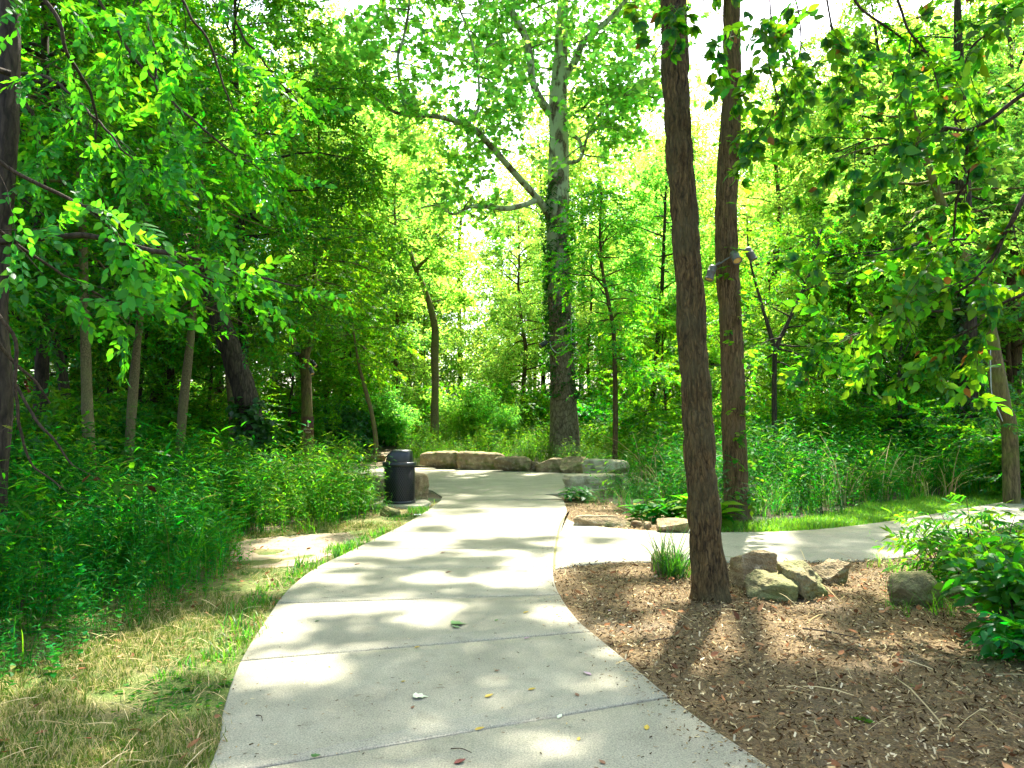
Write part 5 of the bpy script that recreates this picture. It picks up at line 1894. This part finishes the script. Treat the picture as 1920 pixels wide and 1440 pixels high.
SH1 = [spray_tpl(r0, t_ovate(0.42, 0.2), 9, 0.32, 0.115, 50, 0.3) for _ in range(5)]
SH2 = [spray_tpl(r0, t_ovate(0.5, 0.3), 8, 0.30, 0.115, 50, 0.4) for _ in range(5)]
SH3 = [spray_tpl(r0, t_lance(0.28, 0.3), 10, 0.30, 0.10, 50, 0.35) for _ in range(5)]
q = G(1850, 1125)
fg_shrub("large leafy shrub with fine sprays at the right edge beside the mossy boulder", q[0] + 0.12, q[1] + 0.25, 0.98, 0.75, 64, 3, SH3, M['weed'])
q = G(1905, 1210)
fg_shrub("dark broad-leaved shrub cut by the right edge, nearest of the shrubs", q[0] + 0.25, q[1] + 0.05, 1.0, 0.55, 52, 4, SH2, M['leaf_dark'])
q = G(1890, 1240)
fg_shrub("low dark shrub below the broad-leaved one at the right edge", q[0] + 0.35, q[1] - 0.2, 0.5, 0.5, 18, 5, SH1, M['leaf_dark'])
for k, (px, py, s, n, lab) in enumerate([(1700, 1150, 0.7, 5, "grassy weed tuft growing in front of the rounded boulder"), (1680, 1080, 0.85, 5, "thin narrow-leaved weeds by the side path, left of the rounded boulder"),
                                         (1770, 1150, 0.9, 7, "weed tuft between the rounded boulder and the right shrub"), (1660, 1070, 0.7, 3, "small upright weed by the side path, leftmost of the boulder weeds")]):
    q = G(px, py)
    plant("weed", lab, q[0], q[1], WEED_N + GRASS, n, 0.18, s * 0.7, M['weed'], 50 + k)

# ------------------------------------------------------------------ CANOPY overhead, unseen: leaves added for shade, left out over planned sun patches
SPOTS = [(515, 1185, 60, 26), (560, 1262, 80, 30), (470, 1278, 55, 26), (620, 1150, 90, 13), (800, 1148, 80, 10), (790, 1172, 60, 12), (915, 1330, 40, 15), (1040, 1160, 50, 16),
         (1440, 1195, 105, 38), (1250, 1180, 55, 22), (1150, 1190, 60, 14), (1170, 1235, 60, 12), (290, 1240, 160, 34), (390, 1190, 90, 24), (190, 1310, 90, 22), (560, 1035, 85, 14),
         (1060, 1420, 55, 16), (690, 1225, 40, 10), (1480, 1075, 60, 14), (1620, 1095, 80, 16), (1700, 1110, 60, 25), (1850, 1050, 90, 60), (500, 1100, 60, 12), (960, 980, 140, 22), (1120, 985, 60, 20),
         (1130, 1045, 110, 12), (1000, 1065, 60, 10), (360, 1335, 60, 12), (1490, 1380, 60, 8), (1240, 1075, 90, 8)]
rng = np.random.default_rng(303)
N = 330000
gxr = rng.uniform(-15, 13, N)
gyr = rng.uniform(-3.0, 27, N)
px, py, ff = project(np.stack([gxr, gyr, np.zeros(N)], -1))
py = np.where(ff > 0.5, py, 3000)
lit = np.zeros(N, bool)
edge = (fbm(np.stack([gxr * 1.6, gyr * 1.6, 0 * gxr], -1), 2, 77) - 0.5) * 0.9
for cx_, cy_, rx, ry in SPOTS:
    lit |= (((px - cx_) / (rx * 1.2)) ** 2 + ((py - cy_) / (ry * 1.35)) ** 2 + edge) < 1
nz = fbm(np.stack([gxr * 1.6, gyr * 1.25, 0 * gxr + 5], -1), 4, 55)
nz = (nz - nz.mean()) / nz.std()
frac = np.interp(py, [930, 960, 1000, 1060, 1120, 1170, 1240], [0.4, 0.5, 0.3, 0.0, -0.75, -1.9, -3.0])
frac = np.where((px > 1045) & (py < 1062), 1.1, frac)
frac = np.where((px > 1050 + np.maximum(0, py - 1120) * 1.2) & (py > 1062) & (py < 1260), -0.35, frac)
frac = np.where(py > 1470, 0.7, frac)
frac = np.where((px < 460) & (py > 1180) & (py < 1460), -0.8, frac)
frac = np.where((px > 1930) | (px < -40), 0.2, frac)
frac = np.where((px < 420) & (py < 1180), -0.9, frac)
frac = np.where((px > 1500) & (py < 1150), 0.0, frac)
lit |= nz < frac
keep = ~lit & (rng.uniform(0, 1, N) < 0.93)
gxr, gyr = gxr[keep], gyr[keep]
zmin = np.maximum(11.0, 0.98 * np.maximum(gyr, 0) + 3.6)
z = zmin + rng.uniform(0, 1, len(gxr)) * 4.2
pos = np.stack([gxr, gyr, np.zeros(len(gxr))], -1) + SUNN[None] * (z / SUNN[2])[:, None]
qx, qy, f = project(pos)
vis = (f > 0) & (qx > -60) & (qx < 1980) & (qy > -40)
pos = pos[~vis]
owners = [(FORE, FBASE, 1.6, 7.2), (SEC, SBASE, 4.0, 13.0), (EDGE, EB, -6.0, 8.0)]
dist = np.stack([np.hypot(pos[:, 0] - o[2], pos[:, 1] - o[3] - 4) for o in owners], 1)
own = dist.argmin(1)
CAN = [(t_kite(0.7, 0.12)[0], t_kite()[1])]
for k, (root, base, _, _) in enumerate(owners):
    m = own == k
    pk = pos[m] - base
    b = MB()
    place(b, rng, CAN, pk, rdirs(rng, len(pk), -0.2, 0.3), 0.45, 0.18)
    b.build("crown", M['leaf_near'] if k == 2 else M['leaf_mid'], root, smooth=False)  # unseen leaves shaped for their shade, shared out among the trunks

# ------------------------------------------------------------------ LOW BRANCHES hanging into the view
def px_branches(root_loc, name, label, cat, mains, seed, lib, mat, nch, L, per, s=1.0, bias=(0, 0, -0.1), trunk=None, fill=None, parts=None, bark=None, sidejit=0.4, upj=0.75, anchor=None):
    rng = np.random.default_rng(seed)
    base = np.array(root_loc, float)
    if parts is None:
        root = empty(name, base, label, cat)
    else:
        root = parts
    bm_, lf = MB(), MB()
    O, D = [], []
    for mi, mn in enumerate(mains):
        pts = np.array([P(a, b_, c) for a, b_, c, *_ in mn])
        rr = np.array([w[3] * w[2] / FPX / 2 if len(w) > 3 else 0.008 for w in mn])
        f = resample(np.column_stack([pts, rr]), 12 * len(mn))
        f[:, :3] += (fbm(f[:, :3] * 3.0, 2, mi) - 0.5)[:, None] * np.array([0.05, 0.1, 0.12])
        tube(bm_, f[:, :3] - base, np.maximum(0.003, f[:, 3]), 7, cap=False)
        length = np.linalg.norm(np.diff(f[:, :3], axis=0), axis=1).sum()
        if anchor is not None:
            z_ = f[0, 2] - base[2] + 0.55
            kk = np.argmin(np.abs(anchor[:, 2] - z_))
            a0 = anchor[kk, :3]
            p0_ = f[0, :3] - base
            tube(bm_, resample(np.array([a0, a0 * 0.5 + p0_ * 0.5 + np.array([0, 0, 0.12]), p0_]), 10), np.linspace(0.02, max(0.003, f[0, 3]), 10), 7, cap=False)
        for c in range(int(length * nch)):
            k = rng.integers(int(len(f) * 0.1), len(f))
            d = f[min(k + 1, len(f) - 1), :3] - f[max(0, k - 1), :3]
            d = norm(d)
            d = norm(d * 0.6 + rng.normal(0, 0.55, 3) * np.array([1, 1, 0.5]) + np.array(bias))
            q = [f[k, :3]]
            l = L * rng.uniform(0.5, 1.3)
            for w in range(5):
                d = norm(d + rng.normal(0, 0.14, 3) + np.array([0, 0, -0.06]))
                q.append(q[-1] + d * l / 5)
            q = np.array(q)
            tube(bm_, q - base, np.linspace(0.005, 0.0015, 6), 4, cap=False)
            for w in range(per):
                t = rng.uniform(0.25, 1) * 5
                a = min(4, int(t))
                O.append(q[a] + (q[a + 1] - q[a]) * (t - a))
                D.append(d + rng.normal(0, sidejit, 3))
    O, D = np.array(O), np.array(D)
    place(lf, rng, lib, O - base, D, upj, s)
    bm_.build("branch", bark or M['twig'], root)
    lf.build("foliage", mat, root, smooth=False)
    return root


LMAIN = [
    [(-80, 230, 4.4, 16), (20, 310, 4.6, 14), (125, 368, 4.8, 12), (240, 432, 5.1, 10), (330, 490, 5.4, 8), (425, 545, 5.8, 5)],
    [(40, -60, 5.5, 16), (105, 40, 5.6, 13), (125, 95, 5.7, 11), (170, 180, 6, 9), (180, 260, 6.2, 6)],
    [(20, 138, 7, 12), (90, 145, 6.8, 11), (150, 190, 6.6, 9), (180, 225, 6.4, 8), (280, 330, 6.2, 5)],
    [(310, -60, 5.2, 10), (370, 50, 5.3, 8), (410, 130, 5.5, 7), (440, 210, 5.6, 4)],
    [(-60, 400, 4.6, 12), (60, 478, 5, 9), (150, 535, 5.3, 7), (260, 590, 5.6, 4)],
    [(330, 475, 6.6, 10), (420, 505, 6.7, 9), (500, 525, 6.9, 7), (565, 535, 7, 4)],
    [(235, -60, 6, 9), (290, 80, 6, 8), (295, 170, 6, 6), (330, 270, 6, 4)],
    [(-60, 60, 6.4, 12), (60, 215, 6.6, 10), (80, 300, 6.8, 7), (120, 350, 7, 4)],
    [(150, -60, 7.5, 10), (260, 120, 7.6, 9), (400, 260, 7.8, 7), (500, 330, 8, 4)],
    [(380, -60, 8, 9), (470, 90, 8, 7), (560, 190, 8.2, 4)],
]
px_branches(None, None, None, None, LMAIN, 61, SPR_NEAR, M['leaf_near'], 2.6, 0.75, 3, 0.95, bias=(0.1, 0, -0.12), parts=EDGE) if False else None
LOWL = empty("tree", (float(EB[0]) - 1.6, 5.2, 0), "broad-leaved tree outside the left edge whose long leafy branches hang across the upper left", "tree")
mbuf = MB()
tube(mbuf, resample(np.array([[0, 0, -0.1], [0.05, 0.1, 2.2], [0.0, 0.1, 4.6], [0.2, 0.2, 7.5], [0.1, 0.3, 11]]), 40), np.linspace(0.2, 0.05, 40), 16)
lb0 = np.array(LOWL.location)
for mn in LMAIN:
    p0 = P(mn[0][0], mn[0][1], mn[0][2]) - lb0
    dh = math.hypot(p0[0], p0[1])
    h = max(1.2, min(9.5, p0[2] - 0.75 * dh - 0.3))
    f = resample(np.array([[0.02, 0.1, h], [p0[0] * 0.3, p0[1] * 0.3 + 0.1, h + (p0[2] - h) * 0.62], [p0[0] * 0.7, p0[1] * 0.7 + 0.05, h + (p0[2] - h) * 1.02], p0]), 26)
    f[1:-1] += (fbm(f[1:-1] * 1.7 + mn[0][0], 3, 6) - 0.5)[:, None] * np.array([0.12, 0.2, 0.3])
    tube(mbuf, f, np.linspace(0.04, mn[0][3] * mn[0][2] / FPX / 2, 26), 7)
mbuf.build("trunk", M['bark_dark'], LOWL)
LMAIN = [[(a, b_, c * 1.3, w * 0.6) for a, b_, c, w in mn] for mn in LMAIN]
px_branches(lb0, None, None, None, LMAIN, 61, SPR_NEAR, M['leaf_near'], 4.2, 0.9, 5, 0.9, bias=(0.1, 0, -0.12), parts=LOWL)

RMAIN = [
    [(1985, 130, 4.7, 14), (1920, 175, 4.8, 12), (1860, 222, 4.9, 10), (1815, 246, 5, 9), (1760, 240, 5, 8), (1690, 267, 5.1, 6), (1640, 258, 5.2, 4), (1560, 290, 5.3, 3)],
    [(1817, 246, 5, 8), (1812, 290, 5.1, 8), (1817, 335, 5.2, 8), (1795, 380, 5.3, 7), (1788, 450, 5.5, 4)],
    [(1590, -40, 5.4, 8), (1610, 10, 5.4, 7), (1655, 48, 5.4, 6), (1700, 78, 5.5, 5), (1760, 110, 5.6, 3)],
    [(1670, -40, 4.9, 8), (1690, 20, 4.9, 7), (1705, 60, 4.9, 6), (1740, 105, 5, 5), (1760, 165, 5, 3)],
    [(1985, 280, 4.6, 14), (1920, 370, 4.6, 13), (1890, 430, 4.7, 11), (1860, 490, 4.8, 9), (1800, 545, 5, 7), (1730, 585, 5.2, 4)],
    [(1890, 440, 4.8, 7), (1800, 452, 5, 6), (1700, 466, 5.2, 5), (1620, 482, 5.4, 3)],
    [(1800, 580, 5.2, 7), (1720, 590, 5.3, 6), (1640, 610, 5.5, 4), (1560, 640, 5.7, 2)],
    [(1985, 520, 4.6, 10), (1900, 560, 4.7, 8), (1850, 600, 4.9, 6), (1780, 640, 5.1, 4)],
    [(1960, -40, 4.9, 10), (1880, 40, 5.0, 8), (1820, 90, 5.2, 6), (1800, 150, 5.3, 3)],
    [(1440, -60, 5.0, 5), (1446, 40, 5, 4), (1440, 110, 5, 4), (1455, 170, 5.1, 3), (1470, 215, 5.1, 2)],
    [(1470, -60, 5.4, 5), (1500, 40, 5.4, 4), (1490, 120, 5.5, 3), (1420, 110, 5.5, 2)],
    [(1540, -60, 5.8, 6), (1560, 60, 5.8, 5), (1560, 130, 5.9, 3)],
]
RMAIN = [[(a, b_, c * 1.25, w * 0.75) for a, b_, c, w in mn] for mn in RMAIN]
BUCK = empty("tree", (6.2, 5.4, 0), "buckeye tree at the right edge, its dark rusty-spotted palmate leaves hanging across the upper right", "tree")
mbuf = MB()
rb0 = np.array(BUCK.location)
tube(mbuf, resample(np.array([[0, 0, -0.1], [0.05, 0.1, 2.2], [0.0, 0.1, 4.6], [-0.2, 0.2, 7.5], [-0.1, 0.3, 10]]), 40), np.linspace(0.2, 0.05, 40), 16)
for mn in RMAIN:
    if mn[0][0] < 1960 and mn[0][1] > 0:
        continue
    p0 = P(mn[0][0], mn[0][1], mn[0][2]) - rb0
    dh = math.hypot(p0[0], p0[1])
    h = max(1.2, min(9, p0[2] - 0.4 * dh))
    f = resample(np.array([[0.02, 0.1, h], [p0[0] * 0.3, p0[1] * 0.3 + 0.1, h + (p0[2] - h) * 0.65 + 0.1], [p0[0] * 0.7, p0[1] * 0.7 + 0.05, h + (p0[2] - h) * 1.0 + 0.15], p0]), 26)
    f[1:-1] += (fbm(f[1:-1] * 1.7 + mn[0][1], 3, 6) - 0.5)[:, None] * np.array([0.12, 0.2, 0.25])
    tube(mbuf, f, np.linspace(0.04, mn[0][3] * mn[0][2] / FPX / 2, 26), 7)
mbuf.build("trunk", M['bark_brown'], BUCK)
px_branches(rb0, None, None, None, RMAIN, 62, PALM + [spray_tpl(r0, t_ovate(0.6, 0.25, 0.15), 6, 0.28, 0.12, 60, 0.3) for _ in range(4)], M['leaf_buckeye'], 5.5, 0.8, 11, 0.85, bias=(-0.12, 0, -0.12), parts=BUCK, sidejit=0.7)
# leaves around the upper foreground trunk belong to its own low twigs
FM = [
    [(1300, -70, 6.4, 6), (1275, -10, 6.5, 5), (1255, 40, 6.6, 4), (1240, 80, 6.6, 3), (1222, 110, 6.6, 2)],
    [(1275, -10, 6.5, 4), (1272, 60, 6.6, 3), (1265, 105, 6.7, 2)],
    [(1240, -80, 6.5, 4), (1200, -30, 6.6, 3), (1165, 0, 6.7, 2)],
    [(700, -90, 6.5, 4), (690, -40, 6.5, 3), (685, -12, 6.5, 2)],
    [(1370, -60, 7, 4), (1330, -10, 7, 3), (1305, 12, 7, 2)],
]
px_branches(FBASE, None, None, None, FM, 63, PALM, M['leaf_buckeye'], 4.5, 0.3, 4, 1.0, bias=(0, 0, -0.2), parts=FORE, sidejit=0.7, anchor=FTR)

# brownish low twigs at the left edge
BM = [[(-40, 560, 5.6, 8), (20, 640, 5.8, 7), (35, 760, 6, 6), (60, 860, 6.2, 4), (110, 920, 6.3, 3)], [(30, 720, 6, 6), (85, 800, 6.1, 5), (140, 870, 6.2, 3)], [(-30, 620, 6, 8), (50, 700, 6.4, 6), (90, 760, 6.6, 3)]]
px_branches(lb0, None, None, None, BM, 64, SPR_NEAR, M['leaf_brown'], 1.6, 0.35, 1, 0.8, bias=(0.1, 0, -0.1), parts=LOWL)

# ------------------------------------------------------------------ GROUND LITTER
def flat_scatter(name, poly, n, seed, T, F, mat, smin, smax, z0=0.02, tilt=0.25, zr=0.02, near_bias=1.0, cond=None):
    rng = np.random.default_rng(seed)
    poly = np.asarray(poly, float)
    x = rng.uniform(poly[:, 0].min(), poly[:, 0].max(), n)
    y = poly[:, 1].min() + (poly[:, 1].max() - poly[:, 1].min()) * rng.uniform(0, 1, n) ** near_bias
    k = inpoly(x, y, poly) & off_path(x, y)
    if cond is not None:
        k &= cond(x, y, rng)
    x, y = x[k], y[k]
    o = np.stack([x, y, z0 + terrain(x, y) + rng.uniform(0, zr, len(x))], -1)
    R = frames(rdirs(rng, len(x), 0, tilt), np.array([0, 0, 1.0]) + rng.normal(0, tilt, (len(x), 3)))
    b = MB()
    scatter(b, T, F, o, R, smin + (smax - smin) * rng.uniform(0, 1, len(x)) ** 1.8)
    return tag(b.build(name, mat, smooth=False), kind='stuff')


CHIP = (np.array([[-.5, -.12, 0], [.45, -.16, .03], [.5, .12, 0], [-.4, .15, .02]]), np.array([[0, 1, 2, 3]]))
STRAW = (np.array([[0, -.012, 0], [.35, -.012, .05], [.7, -.026, .06], [1, -.004, 0], [1, .008, 0], [.7, .002, .06], [.35, .014, .05], [0, .012, 0]]), np.array([[0, 1, 6, 7], [1, 2, 5, 6], [2, 3, 4, 5]]))
CURL = t_ovate(0.55, -0.25, 0.35)
mul2 = np.array(MULCH)
mul2[:, 1] = np.maximum(mul2[:, 1], 2.6)
flat_scatter("mulch_chips", mul2, 340000, 1, *CHIP, M['chips'], 0.008, 0.044, near_bias=1.5, tilt=0.5, zr=0.035)
flat_scatter("leaf_litter", mul2, 5200, 2, *CURL, M['litter'], 0.03, 0.09, z0=0.03, near_bias=1.3, tilt=0.35)
flat_scatter("dry_straw", mul2, 7500, 3, *STRAW, M['straw'], 0.08, 0.36, z0=0.03, near_bias=1.4,
             cond=lambda x, y, r: fbm(np.stack([x * 1.4, y * 1.4, 0 * x], -1), 3, 5) > r.uniform(0.38, 0.62, len(x)))
nook = np.array(NOOK)
flat_scatter("nook_chips", nook, 12000, 4, *CHIP, M['chips'], 0.015, 0.06)
ver = np.array(VERGE)
ver[:, 1] = np.maximum(ver[:, 1], 2.6)
dirt_out = lambda x, y, r: ~inpoly(x, y, np.array(DIRT))
flat_scatter("verge_straw", ver, 13000, 5, *STRAW, M['straw'], 0.05, 0.24, z0=0.015, zr=0.03, tilt=0.2, near_bias=1.3, cond=dirt_out)
flat_scatter("verge_leaf_litter", ver, 1500, 6, *CURL, M['litter'], 0.03, 0.08, z0=0.03, tilt=0.35)
b = MB()
rng = np.random.default_rng(17)
for lib, n, s in ((GRASS_S, 17000, 0.42),):
    x = rng.uniform(-5, -0.9, n)
    y = 2.8 + 10 * rng.uniform(0, 1, n) ** 1.4
    k = inpoly(x, y, np.array(VERGE)) & off_path(x, y) & (~inpoly(x, y, np.array(DIRT))) & (fbm(np.stack([x * 1.1, y * 1.1, 0 * x], -1), 3, 9) > rng.uniform(0.36, 0.6, n))
    o = np.stack([x, y, 0 * x + 0.01], -1)[k]
    place(b, rng, lib, o, rdirs(rng, len(o), 0, 0.02), 0.35, s)
tag(b.build("verge_grass", M['drygrass'], smooth=False), kind='stuff')
CLOV = compose([(xf(t_ovate(0.9, 0.1, 0.1)[0], (0, 0, 0.02), (math.cos(a), math.sin(a), 0.1), (0, 0, 1), 1.0), t_ovate()[1]) for a in (0.3, 2.4, 4.5)])
b = MB()
n = 9000
x = rng.uniform(-5, -0.9, n)
y = 2.8 + 9 * rng.uniform(0, 1, n) ** 1.5
k = inpoly(x, y, np.array(VERGE)) & off_path(x, y) & (~inpoly(x, y, np.array(DIRT))) & (fbm(np.stack([x * 1.5, y * 1.5, 0 * x], -1), 3, 19) > rng.uniform(0.42, 0.6, n))
o = np.stack([x, y, 0 * x + 0.02], -1)[k]
place(b, rng, [CLOV], o, rdirs(rng, len(o), 0, 0.1), 0.2, 0.022)
tag(b.build("clover", M['weed'], smooth=False), kind='stuff')
# a few green seedlings on the mulch
for k, (px, py, s, lab) in enumerate([(1620, 1352, 0.16, "tiny green seedling in the mulch at the bottom right, right of the path corner"), (350, 1295, 0.16, "small broad-leaved rosette in the dry grass left of the path"),
                                      (1720, 1290, 0.22, "thin upright grass blades in the mulch below the right shrub"), (640, 1030, 0.15, "small green tuft at the left edge of the path by the dirt patch")]):
    q = G(px, py)
    plant("seedling", lab, q[0] - (0.06 if px == 640 else 0), q[1], (GRASS_S if k >= 2 else [CLOV]), 5, 0.02, s if k >= 2 else 0.07, M['weed'], 70 + k)

# fallen leaves that lie singly on the path
SL = t_ovate(0.6, -0.2, 0.3)
ML = t_lobed(0.95)
ZP = 0.036
FALL = [
    ((845, 1172), 'L', 0.17, 0.3, 'green_leaf', "fresh green lobed leaf lying in the middle of the path"), ((862, 1177), 'O', 0.09, 2.9, 'green_leaf', "small green leaf touching the fresh green lobed leaf"),
    ((774, 1308), 'L', 0.115, 0.2, 'pale_leaf', "pale whitish lobed leaf on the near slab"), ((909, 1307), 'O', 0.07, 0.5, 'yellow_leaf', "curled yellow leaf on the near slab right of the pale lobed leaf"),
    ((752, 1278), 'O', 0.035, 0.1, 'yellow_leaf', "tiny yellow leaf just above the pale lobed leaf"), ((771, 1328), 'O', 0.04, 1.1, 'brown_leaf', "tiny dark brown leaf just below the pale lobed leaf"),
    ((890, 1368), 'O', 0.065, 0.2, 'yellow_leaf', "ochre curled leaf just above the nearest joint"), ((851, 1431), 'O', 0.075, 0.4, 'red_leaf', "dark red leaf at the bottom edge of the path"),
    ((990, 1293), 'O', 0.06, 0.1, 'yellow_leaf', "thin yellow-green leaf strip on the near slab"), ((1046, 1346), 'O', 0.055, 1.0, 'pale_leaf', "pale green leaf just above the nearest joint, right part"),
    ((1085, 1305), 'O', 0.05, 2.0, 'brown_leaf', "small brown leaf on the right part of the near slab"), ((1109, 1265), 'O', 0.07, 2.6, 'pink_leaf', "pinkish brown leaf near the right edge of the near slab"),
    ((982, 1197), 'O', 0.06, 0.2, 'pink_leaf', "pinkish leaf right on the second joint"), ((981, 1149), 'O', 0.065, 0.4, 'yellow_leaf', "mustard leaf on the third slab, right of the green lobed leaf"),
    ((928, 1164), 'O', 0.05, 0.9, 'green_leaf', "small green sliver leaf right of the green lobed leaf"), ((835, 1073), 'O', 0.09, 0.0, 'brown_leaf', "brown leaf lying near the fourth joint"),
    ((777, 1214), 'O', 0.05, 0.3, 'yellow_leaf', "small tan leaf just above the second joint, left part"), ((1212, 1368), 'O', 0.06, 1.3, 'yellow_leaf', "yellow leaf on the nearest slab toward the right"),
    ((1084, 1388), 'O', 0.04, 1.3, 'yellow_leaf', "tiny yellow leaf in the middle of the nearest slab"), ((1135, 1432), 'O', 0.05, 2.3, 'brown_leaf', "brown leaf at the bottom edge of the path toward the right"),
    ((927, 1258), 'O', 0.045, 0.1, 'brown_leaf', "small dark leaf in the middle of the near slab"), ((585, 1420), 'L', 0.06, 0.8, 'green_leaf', "small green leaf beside the nearest joint, left part"),
    ((590, 1165), 'O', 0.05, 0.2, 'green_leaf', "small olive leaf near the left edge of the third slab"), ((1140, 1145), 'O', 0.04, 0.2, 'pink_leaf', "small mauve leaf at the right edge of the third slab"),
    ((664, 1058), 'O', 0.09, 0.0, 'brown_leaf', "dark sliver leaf near the left edge beyond the fourth joint"), ((826, 1037), 'O', 0.08, 0.3, 'brown_leaf', "dark leaf in the middle of the path beyond the fourth joint"),
]
for k, ((px, py), kind, s, rz, mat, lab) in enumerate(FALL):
    T, F = ML if kind == 'L' else SL
    q = G(px, py, ZP)
    b = MB()
    Tc = T.copy()
    Tc[:, 2] = Tc[:, 2] * 1.0
    a = rz
    R = np.array([[math.cos(a), math.sin(a), 0], [-math.sin(a), math.cos(a), 0], [0, 0, 1.0]])
    V = (Tc @ R) * s * 0.82
    V[:, 2] -= V[:, 2].min()
    V2 = V + np.array([0, 0, 0.0015])
    b.add(V, F)
    b.add(V2, F[:, ::-1])
    o = b.build("fallen_leaf", M[mat], smooth=False)
    o.location = (float(q[0]), float(q[1]), ZP - 0.002)
    tag(o, lab, "leaf", "fallen leaves on the path")
rng = np.random.default_rng(404)
b = MB()
n = 2600
y = 2.8 + 11 * rng.uniform(0, 1, n) ** 1.6
xl, xr = np.interp(y, LEFT[:, 1], LEFT[:, 0]), np.interp(y, RIGHT[:, 1], RIGHT[:, 0])
u = np.where(rng.uniform(0, 1, n) < 0.6, 1 - 0.10 * rng.uniform(0, 1, n) ** 2.2, rng.beta(0.5, 0.6, n))
x = xl + (xr - xl) * (0.01 + 0.98 * u)
o = np.stack([x, y, np.full(n, 0.036)], -1)
R = frames(rdirs(rng, n, 0, 0.08), np.array([0, 0, 1.0]) + rng.normal(0, 0.15, (n, 3)))
scatter(b, CHIP[0], CHIP[1], o, R, rng.uniform(0.006, 0.028, n))
tag(b.build("path_debris", M['chips'], smooth=False), kind='stuff')
# twigs on the path and a white scrap
for k, (p0, p1, r_, lab) in enumerate([((845, 1405), (884, 1412), 0.003, "thin twig on the nearest slab above the dark red leaf"), ((480, 1342), (492, 1352), 0.003, "short dark twig near the left edge of the near slab"),
                                       ((1215, 1205), (1262, 1198), 0.006, "grey stick lying on the mulch right of the path"), ((1505, 1180), (1610, 1198), 0.007, "long grey stick on the mulch below the greenish rocks")]):
    a, c = G(*p0, ZP), G(*p1, ZP)
    b = MB()
    m_ = (a + c) / 2
    f = resample(np.array([a - m_, (a - m_) * 0.2 + np.array([0.01, 0.012, 0.004]), c - m_]), 10)
    tube(b, f, np.linspace(r_, r_ * 0.6, 10), 6)
    o = b.build("stick", M['twig'])
    o.location = [float(v) for v in m_ + np.array([0, 0, r_])]
    tag(o, lab, "stick")
b = MB()
rng = np.random.default_rng(2)
V = []
for u in range(5):
    for v in range(5):
        V.append([u * .03 - .06, v * .02 - .04, rng.uniform(0, .03)])
b.add(np.array(V), np.array([[u * 5 + v, u * 5 + v + 1, u * 5 + v + 6, u * 5 + v + 5] for u in range(4) for v in range(4)]))
o = b.build("paper_scrap", M['paper'], smooth=False)
q = G(783, 970)
o.location = (float(q[0]), float(q[1]), 0.035)
tag(o, "crumpled white paper scrap at the path edge in front of the bin", "paper scrap")

# prototypes that found no place are removed
for k, root in PROTO.items():
    if k not in used:
        for ch in list(root.children):
            bpy.data.objects.remove(ch)
        bpy.data.objects.remove(root)
